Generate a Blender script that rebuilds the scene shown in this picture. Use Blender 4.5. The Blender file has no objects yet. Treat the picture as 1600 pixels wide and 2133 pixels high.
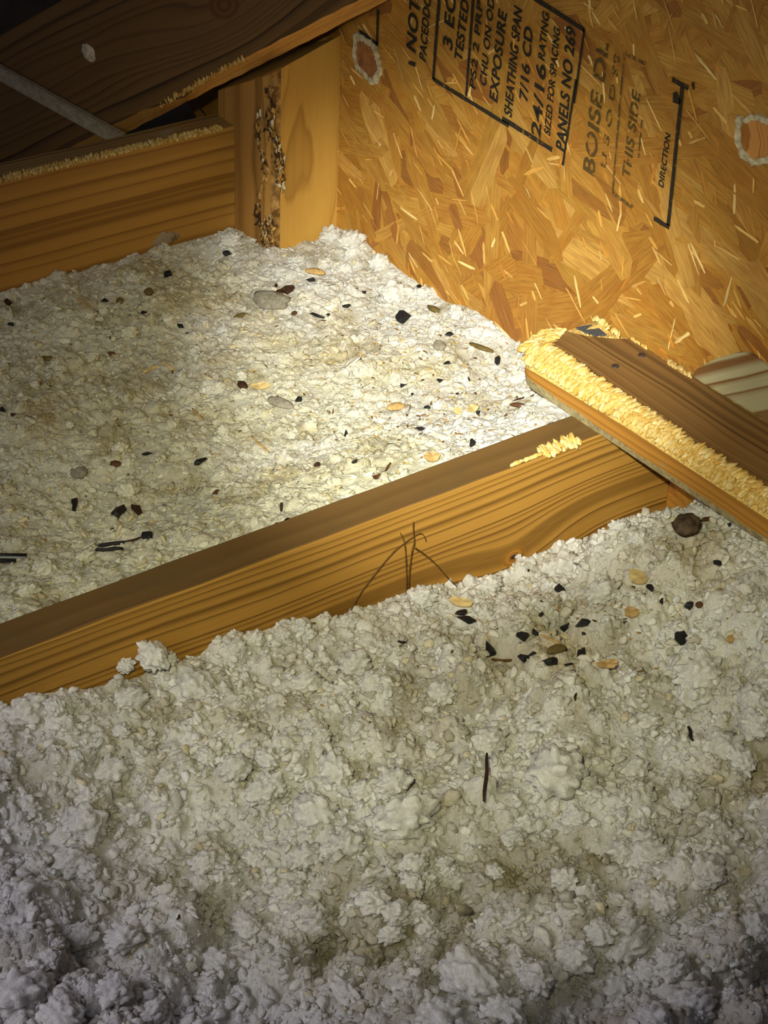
import bpy, bmesh, math, random
import numpy as np
from mathutils import Vector, Matrix, noise as mnoise

rng = np.random.default_rng(11)
random.seed(11)
scene = bpy.context.scene
col = scene.collection

# ------------------------------------------------------------------ camera
CAM_H = 0.85
FPX = 4000.0
PITCH, ROLL, YAW = (math.radians(a) for a in (33.6, 2.48, 37.3))
_f = np.array([math.sin(YAW) * math.cos(PITCH), math.cos(YAW) * math.cos(PITCH), -math.sin(PITCH)])
_r = np.cross(_f, [0, 0, 1.0]); _r /= np.linalg.norm(_r)
_u = np.cross(_r, _f)
R_ = _r * math.cos(ROLL) + _u * math.sin(ROLL)
U_ = -_r * math.sin(ROLL) + _u * math.cos(ROLL)
F_ = _f
C_ = np.array([0, 0, CAM_H])
cd = bpy.data.cameras.new('camera'); cam = bpy.data.objects.new('camera', cd); col.objects.link(cam)
cd.sensor_fit = 'HORIZONTAL'; cd.sensor_width = 36.0; cd.lens = 36.0 * FPX / 1600.0
cd.clip_start = 0.02; cd.clip_end = 50
cam.matrix_world = Matrix(((R_[0], U_[0], -F_[0], 0), (R_[1], U_[1], -F_[1], 0), (R_[2], U_[2], -F_[2], CAM_H), (0, 0, 0, 1)))
scene.camera = cam

# ------------------------------------------------------------------ world, flashlight, exposure
scene.view_settings.view_transform = 'Standard'; scene.view_settings.look = 'None'
scene.view_settings.exposure = 0.0; scene.view_settings.gamma = 1.0
w = bpy.data.worlds.new('attic_air'); scene.world = w; w.use_nodes = True
w.node_tree.nodes['Background'].inputs[0].default_value = (0.60, 0.58, 0.70, 1)
w.node_tree.nodes['Background'].inputs[1].default_value = 0.10

def ray(x, y):
    d = F_ * FPX + R_ * (x - 800.0) - U_ * (y - 1066.5)
    return d / np.linalg.norm(d)
def onx(x, y, X): d = ray(x, y); return C_ + d * (X / d[0])
def ony(x, y, Y): d = ray(x, y); return C_ + d * (Y / d[1])
def onz(x, y, Z): d = ray(x, y); return C_ + d * ((Z - CAM_H) / d[2])

LIGHT_POS = C_ - 0.07 * R_ + 0.10 * U_
def flashlight(name, target, watts, cone, blend, colour, size):
    ld = bpy.data.lights.new(name, 'SPOT'); ld.energy = watts; ld.color = colour
    ld.spot_size = math.radians(cone); ld.spot_blend = blend; ld.shadow_soft_size = size
    o = bpy.data.objects.new(name, ld); col.objects.link(o)
    o.location = LIGHT_POS
    o.rotation_euler = (Vector(target) - Vector(LIGHT_POS)).to_track_quat('-Z', 'Y').to_euler()
    return o
flashlight('flashlight_hotspot', onz(955, 715, -0.02), 235, 18.5, 1.0, (1.0, 0.98, 0.86), 0.012)
flashlight('flashlight_spill', onz(940, 990, -0.02), 53, 37, 1.0, (1.0, 0.95, 0.56), 0.012)

# cool fill lamp added on the left to brighten and rake the near insulation
hd = bpy.data.lights.new('added_cool_fill', 'AREA'); hd.shape = 'RECTANGLE'; hd.size = 0.4; hd.size_y = 0.4; hd.energy = 3.7; hd.color = (0.92, 0.88, 1.0)
hl = bpy.data.objects.new('added_cool_fill', hd); col.objects.link(hl)
hl.location = (-0.30, 0.75, 0.62); hl.rotation_euler = (Vector((0.50, 0.66, -0.1)) - hl.location).to_track_quat('-Z', 'Y').to_euler()

# ------------------------------------------------------------------ small helpers
def lin(*c):
    out = []
    for v in c:
        v /= 255.0
        out.append(v / 12.92 if v <= 0.04045 else ((v + 0.055) / 1.055) ** 2.4)
    return tuple(out) + (1.0,)

def tag(o, label=None, cat=None, group=None, kind=None):
    if label: o['label'] = label
    if cat: o['category'] = cat
    if group: o['group'] = group
    if kind: o['kind'] = kind
    return o

def link(name, me, mats, parent=None):
    o = bpy.data.objects.new(name, me); col.objects.link(o)
    for m in (mats if isinstance(mats, (list, tuple)) else [mats]): me.materials.append(m)
    if parent: o.parent = parent
    return o

def mesh_np(name, V, Fs, smooth=True, colr=None, uv=None, mi=None):
    """V (n,3), Fs (m,k) constant-size faces."""
    V = np.asarray(V, np.float32); Fs = np.asarray(Fs, np.int32)
    me = bpy.data.meshes.new(name)
    n, (m, k) = len(V), Fs.shape
    me.vertices.add(n); me.vertices.foreach_set('co', V.ravel())
    me.loops.add(m * k); me.loops.foreach_set('vertex_index', Fs.ravel())
    me.polygons.add(m)
    me.polygons.foreach_set('loop_start', np.arange(0, m * k, k, dtype=np.int32))
    me.polygons.foreach_set('use_smooth', np.full(m, smooth, bool))
    if mi is not None: me.polygons.foreach_set('material_index', np.asarray(mi, np.int32))
    if colr is not None:
        a = me.attributes.new('Col', 'FLOAT_COLOR', 'POINT')
        c = np.ones((n, 4), np.float32); c[:, :3] = colr
        a.data.foreach_set('color', c.ravel())
    if uv is not None:
        l = me.uv_layers.new(name='UVMap'); l.data.foreach_set('uv', np.asarray(uv, np.float32)[Fs.ravel()].ravel())
    me.update(calc_edges=True); me.validate()
    return me

def bm_mesh(name, bm, smooth=False):
    me = bpy.data.meshes.new(name)
    for f in bm.faces: f.smooth = smooth
    bm.normal_update(); bm.to_mesh(me); bm.free()
    return me

def ico(sub):
    bm = bmesh.new(); bmesh.ops.create_icosphere(bm, subdivisions=sub, radius=1.0)
    bm.verts.ensure_lookup_table()
    V = np.array([v.co[:] for v in bm.verts]); Fc = np.array([[v.index for v in f.verts] for f in bm.faces])
    bm.free(); return V, Fc
ICO1, ICO2 = ico(1), ico(2)      # 12 / 42 vertices
ICO3, ICO4 = ico(3), ico(4)

# ------------------------------------------------------------------ node helper
class NT:
    def __init__(self, name):
        self.m = bpy.data.materials.new(name); self.m.use_nodes = True
        self.t = self.m.node_tree; self.b = self.t.nodes['Principled BSDF']
        self.b.inputs['Roughness'].default_value = 0.85
        self.b.inputs['Specular IOR Level'].default_value = 0.2
    def n(self, kind, **kw):
        x = self.t.nodes.new(kind)
        for k, v in kw.items():
            if hasattr(x, k) and not k[0].isupper(): setattr(x, k, v)
        return x
    def put(self, sock, v):
        if hasattr(v, 'is_output') or isinstance(v, bpy.types.NodeSocket): self.t.links.new(v, sock)
        else: sock.default_value = v
    def math(self, op, a, b=0.0, c=0.0, clamp=False):
        x = self.n('ShaderNodeMath', operation=op); x.use_clamp = clamp
        for i, v in enumerate((a, b, c)): self.put(x.inputs[i], v)
        return x.outputs[0]
    def noise(self, vec, scale, detail=3.0, rough=0.55, dim='3D', w=None, dist=0.0):
        x = self.n('ShaderNodeTexNoise', noise_dimensions=dim)
        if vec is not None: self.put(x.inputs['Vector'], vec)
        if w is not None: self.put(x.inputs['W'], w)
        x.inputs['Scale'].default_value = scale; x.inputs['Detail'].default_value = detail
        x.inputs['Roughness'].default_value = rough; x.inputs['Distortion'].default_value = dist
        return x.outputs['Fac']
    def mapping(self, vec, scale=(1, 1, 1), loc=(0, 0, 0), rot=(0, 0, 0)):
        x = self.n('ShaderNodeMapping'); self.put(x.inputs[0], vec)
        x.inputs['Location'].default_value = loc; x.inputs['Rotation'].default_value = rot; x.inputs['Scale'].default_value = scale
        return x.outputs[0]
    def ramp(self, f, stops, interp='LINEAR'):
        x = self.n('ShaderNodeValToRGB'); self.put(x.inputs[0], f); e = x.color_ramp.elements
        x.color_ramp.interpolation = interp
        while len(e) < len(stops): e.new(0.5)
        for i, (p, c) in enumerate(stops): e[i].position = p; e[i].color = c
        return x.outputs[0]
    def mix(self, f, a, b, mode='MIX'):
        x = self.n('ShaderNodeMix', data_type='RGBA', blend_type=mode)
        self.put(x.inputs[0], f); self.put(x.inputs[6], a); self.put(x.inputs[7], b)
        return x.outputs[2]
    def bump(self, h, strength, dist):
        x = self.n('ShaderNodeBump'); self.put(x.inputs['Height'], h)
        x.inputs['Strength'].default_value = strength; x.inputs['Distance'].default_value = dist
        self.t.links.new(x.outputs[0], self.b.inputs['Normal'])
    def objco(self): return self.n('ShaderNodeTexCoord').outputs['Object']
    def xyz(self, v):
        x = self.n('ShaderNodeSeparateXYZ'); self.put(x.inputs[0], v); return x.outputs
    def base(self, c): self.put(self.b.inputs['Base Color'], c)

def G(v): return (v, v, v, 1)

def wood(name, light, dark, freq=110.0, center=(0.0, -0.35), warp=0.010, knots=(), dirt=None, dirt_amt=0.0, contrast=1.0, seed=0.0, fine=0.35, even=0.0):
    """Lumber: growth rings cut lengthwise along local X; knots = (x, y, z, radius, pull)."""
    g = NT(name); p = g.objco(); s = g.xyz(p)
    lo = g.noise(g.mapping(p, (2.2, 9, 9), (seed, seed * .7, 0)), 1.0, 2.0)
    lo2 = g.noise(g.mapping(p, (9, 40, 40), (seed, 2, 1)), 1.0, 2.0)
    dy = g.math('SUBTRACT', s[1], center[0]); dz = g.math('SUBTRACT', s[2], center[1])
    r = g.math('SQRT', g.math('ADD', g.math('MULTIPLY', dy, dy), g.math('MULTIPLY', dz, dz)))
    r = g.math('ADD', r, g.math('MULTIPLY', g.math('SUBTRACT', lo, 0.5), warp * 4))
    r = g.math('ADD', r, g.math('MULTIPLY', g.math('SUBTRACT', lo2, 0.5), warp * 0.5))
    kd = None
    for (kx, ky, kz, kr, pull, *ghost) in knots:
        q = g.mapping(p, (0.45, 1, 1), (-kx * 0.45, -ky, -kz))
        x = g.n('ShaderNodeVectorMath', operation='LENGTH'); g.put(x.inputs[0], q); d = x.outputs['Value']
        e = g.math('POWER', 2.718, g.math('MULTIPLY', g.math('MULTIPLY', d, d), -1.0 / (2 * (kr * 1.9) ** 2)))
        r = g.math('ADD', r, g.math('MULTIPLY', e, pull))
        if ghost: continue
        q2 = g.mapping(p, (0.8, 1, 1), (-kx * 0.8, -ky, -kz))
        x2 = g.n('ShaderNodeVectorMath', operation='LENGTH'); g.put(x2.inputs[0], q2); d2 = g.math('DIVIDE', x2.outputs['Value'], kr)
        kd = d2 if kd is None else g.math('MINIMUM', kd, d2)
    jit = g.noise(None, 28.0, 2.0, dim='1D', w=g.math('ADD', r, seed))
    ph = g.math('ADD', g.math('MULTIPLY', r, freq), g.math('MULTIPLY', jit, freq * 0.045))
    fr = g.math('FRACT', ph)
    wid = g.noise(None, 1.0, 0.0, dim='1D', w=g.math('MULTIPLY', g.math('FLOOR', ph), 7.31))
    ring = g.ramp(fr, [(0.0, G(0.55)), (0.10, G(0.05)), (0.45, G(0.1)), (0.78, G(0.5)), (0.93, G(1.0)), (1.0, G(0.6))])
    ring = g.math('MULTIPLY', ring, g.math('ADD', -0.05 + even, g.math('MULTIPLY', wid, 1.7 * (1 - even))))
    fib = g.noise(g.mapping(p, (14, 700, 700)), 1.0, 2.0)
    tone = g.noise(g.mapping(p, (5, 22, 22), (seed, 0, 3)), 1.0, 3.0)
    f = g.math('ADD', g.math('MULTIPLY', ring, 0.85 * contrast), g.math('MULTIPLY', g.math('SUBTRACT', fib, 0.5), fine), clamp=True)
    c = g.mix(f, light, dark)
    c = g.mix(g.math('MULTIPLY', g.math('SUBTRACT', tone, 0.35), 0.8, clamp=True), c, tuple(v * k for v, k in zip(light, (0.62, 0.52, 0.40))) + (1,))
    if kd is not None:
        kring = g.math('FRACT', g.math('MULTIPLY', kd, 2.3))
        kc = g.mix(g.math('MULTIPLY', kring, 0.6), tuple(light[i] * (0.98, 0.85, 0.7)[i] for i in range(3)) + (1,), dark)
        c = g.mix(g.ramp(kd, [(0.75, G(1)), (1.0, G(0))]), c, kc)
    if dirt is not None:
        dn = g.noise(g.mapping(p, (12, 30, 30), (seed, 1, 9)), 1.0, 4.0)
        c = g.mix(g.ramp(dn, [(0.62 - dirt_amt, G(0)), (0.72 - dirt_amt * .6, G(0.85))]), c, dirt)
    g.base(c)
    g.b.inputs['Roughness'].default_value = 0.7
    g.bump(g.math('ADD', g.math('MULTIPLY', fib, 0.4), g.math('MULTIPLY', ring, -0.5)), 0.35, 0.0006)
    return g.m

def flat(name, c, rough=0.9, var=0.25, scale=300.0, bump=0.0, spec=0.2):
    g = NT(name); p = g.objco(); n = g.noise(p, scale, 4.0)
    dk = tuple(v * (1 - var) for v in c[:3]) + (1,); lt = tuple(min(1, v * (1 + var * .6)) for v in c[:3]) + (1,)
    g.base(g.ramp(n, [(0.3, dk), (0.7, lt)])); g.b.inputs['Roughness'].default_value = rough
    g.b.inputs['Specular IOR Level'].default_value = spec
    if bump: g.bump(n, bump, 0.001)
    return g.m

def attr_mat(name, nscale, var, bumps, bdist, rough=0.95, spec=0.1):
    g = NT(name)
    a = g.n('ShaderNodeAttribute'); a.attribute_name = 'Col'
    p = g.objco(); n = g.noise(p, nscale, 4.0, 0.6)
    c = g.mix(1.0, a.outputs['Color'], g.ramp(n, [(0.25, G(1 - var)), (0.7, G(1.0))]), 'MULTIPLY')
    g.base(c); g.b.inputs['Roughness'].default_value = rough; g.b.inputs['Specular IOR Level'].default_value = spec
    g.bump(n, bumps, bdist)
    return g.m

M = {}
M['rail'] = wood('orange_pine', lin(174, 128, 58), lin(96, 60, 20), 52, (0.0, -0.5), 0.004, seed=3.1, contrast=0.85, even=0.6)
M['rail_top'] = wood('dusty_pine', lin(150, 120, 72), lin(100, 76, 40), 90, (0.3, 0.1), 0.01, dirt=lin(150, 146, 122), dirt_amt=0.06, seed=4)
M['joist_top'] = wood('browned_pine', lin(118, 90, 50), lin(84, 62, 34), 60, (0.3, 0.2), 0.012, dirt=lin(102, 79, 45), dirt_amt=0.1, contrast=0.7, seed=1.3)
M['plate_top'] = wood('weathered_brown_pine', lin(138, 104, 60), lin(70, 48, 26), 88, (0.25, -0.02), 0.012, contrast=1.0, seed=9.4)
M['plate_side'] = wood('plate_orange', lin(180, 128, 54), lin(104, 66, 24), 110, (0.0, -0.3), 0.008, dirt=lin(150, 138, 100), dirt_amt=0.02, seed=5.5)
M['grey_edge'] = flat('grey_weathered_wood', lin(172, 158, 116), 0.9, 0.45, 220, 0.4)
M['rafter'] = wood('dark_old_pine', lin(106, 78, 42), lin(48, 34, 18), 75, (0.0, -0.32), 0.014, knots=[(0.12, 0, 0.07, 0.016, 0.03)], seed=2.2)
M['rafter_edge'] = wood('fresh_rafter_edge', lin(216, 160, 80), lin(150, 98, 40), 160, (0.1, -0.2), 0.006, contrast=0.6, seed=6.1)  # chamfer of fresh yellow wood beside the weathered face
M['post'] = wood('stud_pine', lin(194, 150, 70), lin(126, 84, 30), 70, (0.045, -0.055), 0.016, knots=[(0.235, 0, 0.045, 0.017, 0.02)], contrast=0.75, seed=8.2)
M['post_side'] = wood('stud_side', lin(176, 130, 66), lin(104, 70, 30), 240, (-0.3, 0.0), 0.004, contrast=0.8, seed=8.9)
M['bark'] = flat('flaky_bark', lin(150, 112, 62), 0.95, 0.85, 110, 0.9)
M['bark_pale'] = flat('pale_bark', lin(196, 184, 150), 0.95, 0.5, 200, 0.7)
M['splinter'] = attr_mat('raw_splinters', 500, 0.3, 0.4, 0.0006)
g = NT('loose_insulation'); a_ = g.n('ShaderNodeAttribute'); a_.attribute_name = 'Col'; p_ = g.objco()
n1 = g.noise(p_, 420, 3.0, 0.6); n2 = g.noise(p_, 1250, 3.0, 0.6)
g.base(g.mix(1.0, a_.outputs['Color'], g.ramp(g.math('ADD', g.math('MULTIPLY', n1, 0.6), g.math('MULTIPLY', n2, 0.4)), [(0.32, G(0.72)), (0.62, G(1.0))]), 'MULTIPLY'))
g.b.inputs['Roughness'].default_value = 1.0; g.b.inputs['Specular IOR Level'].default_value = 0.0
g.b.inputs['Subsurface Weight'].default_value = 0.5; g.b.inputs['Subsurface Radius'].default_value = (1, 0.95, 0.85); g.b.inputs['Subsurface Scale'].default_value = 0.0017
g.bump(g.math('ADD', g.math('MULTIPLY', n1, 0.7), g.math('MULTIPLY', n2, 0.5)), 0.9, 0.0018)
M['insul'] = g.m
M['black'] = flat('black_crumb', lin(26, 25, 27), 0.6, 0.5, 500, 0.5, 0.35)
M['darkbrown'] = flat('dark_brown_crumb', lin(62, 40, 26), 0.7, 0.5, 400, 0.5)
M['redbrown'] = flat('red_brown_seed', lin(92, 62, 36), 0.7, 0.5, 300, 0.4)
M['greyp'] = flat('grey_pebble', lin(138, 132, 116), 0.9, 0.4, 260, 0.5)
M['olive'] = flat('olive_seed', lin(104, 88, 48), 0.8, 0.4, 260, 0.3)
M['tan'] = flat('tan_straw', lin(182, 150, 96), 0.85, 0.4, 300, 0.3)
M['yellow'] = flat('yellow_chip', lin(206, 182, 124), 0.9, 0.3, 260, 0.4)
M['stem'] = flat('dry_stem', lin(96, 68, 26), 0.8, 0.4, 300, 0.2)
M['cable'] = flat('black_jacket', lin(24, 24, 26), 0.5, 0.3, 200, 0.1, 0.4)
M['cable_grey'] = flat('grey_core', lin(150, 152, 150), 0.6, 0.2, 200)
M['void'] = flat('roof_dark', lin(70, 62, 52), 0.95, 0.4, 20, 0.3)
M['dust'] = flat('dusty_batten', lin(150, 138, 112), 1.0, 0.3, 180, 0.4)
M['greyp2'] = flat('mottled_shell', lin(84, 70, 52), 0.8, 0.7, 160, 0.8)
M['felt'] = flat('dark_felt', lin(84, 86, 92), 0.9, 0.7, 700, 0.8)
M['nail'] = flat('nail_steel', lin(58, 48, 46), 0.5, 0.3, 200, 0, 0.5)

# strand board: one colour per strand, grain along the strand's own length
g = NT('strand_board'); a = g.n('ShaderNodeAttribute'); a.attribute_name = 'Col'
uvn = g.n('ShaderNodeUVMap'); uvn.uv_map = 'UVMap'
grain = g.noise(g.mapping(uvn.outputs[0], (30, 620, 1)), 1.0, 4.0, 0.65)
blot = g.noise(g.mapping(uvn.outputs[0], (40, 90, 1)), 1.0, 3.0)
c = g.mix(1.0, a.outputs['Color'], g.ramp(grain, [(0.3, G(0.55)), (0.62, G(1.04))]), 'MULTIPLY')
c = g.mix(g.ramp(blot, [(0.45, G(0)), (0.8, G(0.55))]), c, lin(150, 84, 24))
g.base(c); g.b.inputs['Roughness'].default_value = 0.62; g.b.inputs['Specular IOR Level'].default_value = 0.3
g.bump(grain, 0.4, 0.0006); M['osb'] = g.m

def ink(name, c, cover, scale):
    g = NT(name); g.base(c); g.b.inputs['Roughness'].default_value = 0.8
    n = g.noise(g.objco(), scale, 4.0, 0.65)
    n2 = g.noise(g.objco(), 26.0, 2.0)
    al = g.ramp(g.math('ADD', g.math('MULTIPLY', n, 0.86), g.math('MULTIPLY', n2, 0.14)), [(cover - 0.07, G(0)), (cover + 0.05, G(0.92))])
    g.put(g.b.inputs['Alpha'], al); return g.m
M['ink'] = ink('black_stamp_ink', lin(44, 40, 32), 0.375, 207)
M['ink_faded'] = ink('faded_stamp_ink', lin(92, 74, 40), 0.49, 170)

# ------------------------------------------------------------------ layout constants (metres)
X_OSB = 1.098
JY0, JY1 = 1.014, 1.0525           # middle joist
RY0, RY1 = 1.613, 1.651            # far joist ("rail")
PX0, PY0 = 1.010, 1.545            # stud: near left corner
PLX0, PLX1, PLEND = 0.999, 1.092, 1.131   # flat plate: front, rear, end

# ------------------------------------------------------------------ large structure
def box_bm(x0, x1, y0, y1, z0, z1):
    bm = bmesh.new(); bmesh.ops.create_cube(bm, size=1.0)
    for v in bm.verts:
        v.co = Vector(((x0 + x1) / 2 + v.co.x * (x1 - x0), (y0 + y1) / 2 + v.co.y * (y1 - y0), (z0 + z1) / 2 + v.co.z * (z1 - z0)))
    return bm

o = link('floor', bm_mesh('floor', box_bm(0.0, 1.2, 0.2, 2.3, -0.24, -0.225)), M['void']); tag(o, 'plasterboard under the loose insulation', kind='structure')
bm = bmesh.new()
vs = [bm.verts.new(p) for p in ((-0.3, 2.30, -0.3), (1.6, 2.30, -0.3), (1.6, 2.30, 0.9), (-0.3, 2.30, 0.9), (-0.3, 2.34, -0.3), (1.6, 2.34, -0.3), (1.6, 2.34, 0.9), (-0.3, 2.34, 0.9))]
for q in ((0, 1, 2, 3), (7, 6, 5, 4), (0, 4, 5, 1), (3, 2, 6, 7), (0, 3, 7, 4), (1, 5, 6, 2)): bm.faces.new([vs[i] for i in q])
o = link('wall_back', bm_mesh('wall_back', bm), M['void']); tag(o, 'dark roof boards far behind the rafter', kind='structure')

# --- strand board wall
osb = link('wall_right', bm_mesh('wall_right', box_bm(X_OSB, X_OSB + 0.011, 0.60, 1.80, -0.22, 0.62)), flat('board_core', lin(150, 96, 36)))
tag(osb, 'orange strand board sheathing with black grade stamp behind the stud', kind='structure')
def strands(name, N, lmin, lmax, wmin, wmax, ang, xr, cols, tilt, parent, ylo=0.62, yhi=1.78, zlo=-0.2, zhi=0.6):
    S = rng.uniform(-yhi, -ylo, N); Z = rng.uniform(zlo, zhi, N)
    L = rng.uniform(lmin, lmax, N); Wd = rng.uniform(wmin, wmax, N); A = ang(N)
    # ten-point ragged strand outline
    t = np.array([-.5, -.47, -.28, 0.0, .27, .47, .5, .46, .2, -.05, -.3, -.46]); v = np.array([0.0, .3, .48, .5, .45, .28, 0.0, -.32, -.5, -.45, -.5, -.25])
    k = len(t)
    tt = t[None, :] + rng.normal(0, 0.025, (N, k)); vv = v[None, :] * rng.uniform(0.7, 1.15, (N, k)) + rng.normal(0, 0.03, (N, k))
    a = tt * L[:, None]; b = vv * Wd[:, None]
    ca, sa = np.cos(A)[:, None], np.sin(A)[:, None]
    s = S[:, None] + a * ca - b * sa; z = Z[:, None] + a * sa + b * ca
    d = rng.uniform(xr[0], xr[1], N)[:, None] + a * np.tan(rng.normal(0, tilt, N))[:, None] + b * np.tan(rng.normal(0, tilt * 1.6, N))[:, None]
    d = np.clip(d, 0.00005, 0.02)
    V = np.stack([X_OSB - d, -s, z], -1).reshape(-1, 3)
    Fc = np.arange(N * k).reshape(N, k)[:, ::-1]
    ci = cols[rng.integers(0, len(cols), N)] * rng.uniform(0.88, 1.10, (N, 1))
    uv = np.stack([a + rng.uniform(0, 9, (N, 1)), b + rng.uniform(0, 9, (N, 1))], -1).reshape(-1, 2)
    me = mesh_np(name, V, Fc, False, np.repeat(ci, k, 0), uv)
    return link(name, me, M['osb'], parent)
OC = np.array([lin(*c)[:3] for c in ((192, 140, 58), (186, 132, 52), (196, 146, 64), (178, 126, 50), (206, 158, 78), (190, 136, 54), (172, 118, 50), (192, 140, 60), (198, 148, 66), (188, 134, 56), (194, 144, 60), (190, 138, 56), (160, 106, 48))])
angmix = lambda n: np.where(rng.random(n) < 0.62, rng.normal(math.radians(-24), math.radians(20), n), rng.uniform(-1.57, 1.57, n))
st = strands('wood_strands', 4200, 0.07, 0.21, 0.012, 0.042, angmix, (0.0002, 0.0019), OC * 0.93, 0.0022, osb); st['kind'] = 'stuff'
LC = np.array([lin(*c)[:3] for c in ((238, 196, 112), (246, 214, 140), (230, 178, 90), (232, 186, 104), (224, 168, 78), (206, 140, 54))])
angsl = lambda n: np.where(rng.random(n) < 0.7, rng.normal(math.radians(-42), math.radians(22), n), rng.uniform(-1.57, 1.57, n))
st = strands('raised_slivers', 1500, 0.006, 0.034, 0.0010, 0.0040, angsl, (0.0020, 0.0032), LC, 0.03, osb); st['kind'] = 'stuff'

# ------------------------------------------------------------------ lumber
def board(name, L, Wd, H, matside, mattop=None, bevel=0.0015, parent=None, seg=24):
    """x 0..L, y 0..W, z -H..0"""
    bm = box_bm(0, L, 0, Wd, -H, 0)
    le = [e for e in bm.edges if abs(e.verts[0].co.x - e.verts[1].co.x) > L * .5]
    bmesh.ops.bevel(bm, geom=le, offset=bevel, segments=2, affect='EDGES', profile=0.5)
    le = [e for e in bm.edges if abs(e.verts[0].co.x - e.verts[1].co.x) > L * .5]
    bmesh.ops.subdivide_edges(bm, edges=le, cuts=seg, use_grid_fill=True)
    for v in bm.verts:
        d = mnoise.noise(Vector((v.co.x * 14, v.co.y * 60, v.co.z * 60 + L)))
        v.co.y += d * 0.0008; v.co.z += d * 0.0008
    bm.normal_update()
    mats = [matside]
    if mattop:
        mats.append(mattop)
        for f in bm.faces:
            if f.normal.z > 0.8: f.material_index = 1
    return link(name, bm_mesh(name, bm), mats, parent)

def tufts(name, path, normal, n_per_m, size, cols, spread, parent, dirs, flatness=0.35, lift=0.0, jag=1.0):
    """Overlapping torn wood splinters along a path. dirs: splinter axis; spread: band width along `dirs`."""
    path = [np.array(p, float) for p in path]; nrm = np.array(normal, float); nrm /= np.linalg.norm(nrm)
    segs = [(path[i], path[i + 1]) for i in range(len(path) - 1)]
    Vs, Fs, Cs = [], [], []; off = 0
    V0, F0 = ICO2
    for (p, q) in segs:
        L = np.linalg.norm(q - p)
        for i in range(max(1, int(L * n_per_m))):
            t = rng.random(); c = p + (q - p) * t
            ax = np.array(dirs, float); ax /= np.linalg.norm(ax)
            along = (q - p) / L
            sk = ax + along * rng.normal(0.12, 0.22) + nrm * rng.normal(0.12, 0.12); sk /= np.linalg.norm(sk)
            side = np.cross(nrm, sk); side /= np.linalg.norm(side); up = np.cross(sk, side)
            s = size * rng.uniform(0.6, 1.5)
            vv = V0 * (1 + rng.normal(0, 0.10, (len(V0), 1)))
            taper = 1 - 0.55 * np.clip(vv[:, :1], 0, 1)
            c = c + ax * spread * (rng.random() - 0.5) + nrm * (lift + rng.uniform(0, 0.0012))
            W_ = c + vv[:, :1] * sk * s + vv[:, 1:2] * taper * side * s * 0.40 + vv[:, 2:3] * up * s * flatness * taper
            Vs.append(W_); Fs.append(F0 + off); off += len(V0)
            Cs.append(np.tile(cols[rng.integers(len(cols))] * rng.uniform(0.85, 1.12), (len(V0), 1)))
    me = mesh_np(name, np.concatenate(Vs), np.concatenate(Fs), True, np.concatenate(Cs))
    o = link(name, me, M['splinter'], parent); o['kind'] = 'stuff'
    return o
YC = np.array([lin(*c)[:3] for c in ((238, 208, 132), (228, 190, 108), (244, 220, 156), (214, 172, 88))])

# middle joist
JX0 = 0.15
kn = ony(1070, 1160, JY0)
M['joist'] = wood('golden_pine', lin(182, 136, 60), lin(84, 54, 16), 112, (0.0, -0.42), 0.005, contrast=1.25, even=0.45,
                  knots=[(kn[0] - JX0, 0, kn[2], 0.011, 0.022), (kn[0] - JX0 + 0.10, 0, kn[2] + 0.006, 0.022, -0.011, 1), (kn[0] - JX0 - 0.16, 0, kn[2] - 0.01, 0.030, 0.006, 1)], seed=7.7)
jo = board('ceiling_joist', X_OSB - 0.003 - JX0, JY1 - JY0, 0.19, M['joist'], M['joist_top'], 0.0022)
jo.location = (JX0, JY0, 0)
tag(jo, 'long golden pine joist with brown top crossing between the two insulation bays', 'joist')
nh = bmesh.new(); bmesh.ops.create_icosphere(nh, subdivisions=2, radius=1.0)
for v in nh.verts: v.co = Vector((v.co.x * 0.0038, v.co.y * 0.0008, v.co.z * 0.0024))
o = link('knot_hole', bm_mesh('knot_hole', nh, True), M['darkbrown'], jo); o.location = (kn[0] - JX0, 0.0, kn[2])
def rel(o, parent):   # parts built in world space under a moved parent
    o.matrix_parent_inverse = Matrix.Translation(parent.location).inverted(); return o
pa = [onz(1075, 972, 0.0) * 1.0, onz(1130, 955, 0.0), onz(1160, 945, 0.0)]
for q in pa: q[1] = JY0 + 0.003
pa2 = [onz(1135, 950, 0.0), onz(1222, 925, 0.0)]
for q in pa2: q[1] = JY0 + 0.005
o = tufts('splintered_patch', pa2, (0, -0.5, 0.85), 2600, 0.0034, YC, 0.012, jo, (0.25, 1, 0.2)); rel(o, jo)
o = tufts('splintered_strip', pa, (0, -0.5, 0.85), 1800, 0.0034, YC, 0.004, jo, (1, 0.12, 0.0), 0.25); rel(o, jo)

# far joist
RZ = 0.0685
RX0 = 0.45
ra = board('ceiling_joist', PX0 - RX0 - 0.0005, RY1 - RY0, 0.19, M['rail'], M['rail_top'], 0.002)
ra.location = (RX0, RY0, RZ)
tag(ra, 'orange pine joist butting into the stud, with a torn yellow upper edge', 'joist')
pts = [ony(x, y, RY0) for x, y in ((-40, 391), (0, 381), (100, 354), (200, 325), (330, 290), (465, 257))]
for q in pts: q[2] = RZ; q[1] = RY0 + 0.003
o = tufts('torn_edge', pts, (0, -0.55, 0.8), 3200, 0.0024, YC * np.array([0.80, 0.78, 0.74]), 0.007, ra, (0.25, 1, 0.35), 0.35); rel(o, ra)

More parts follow.
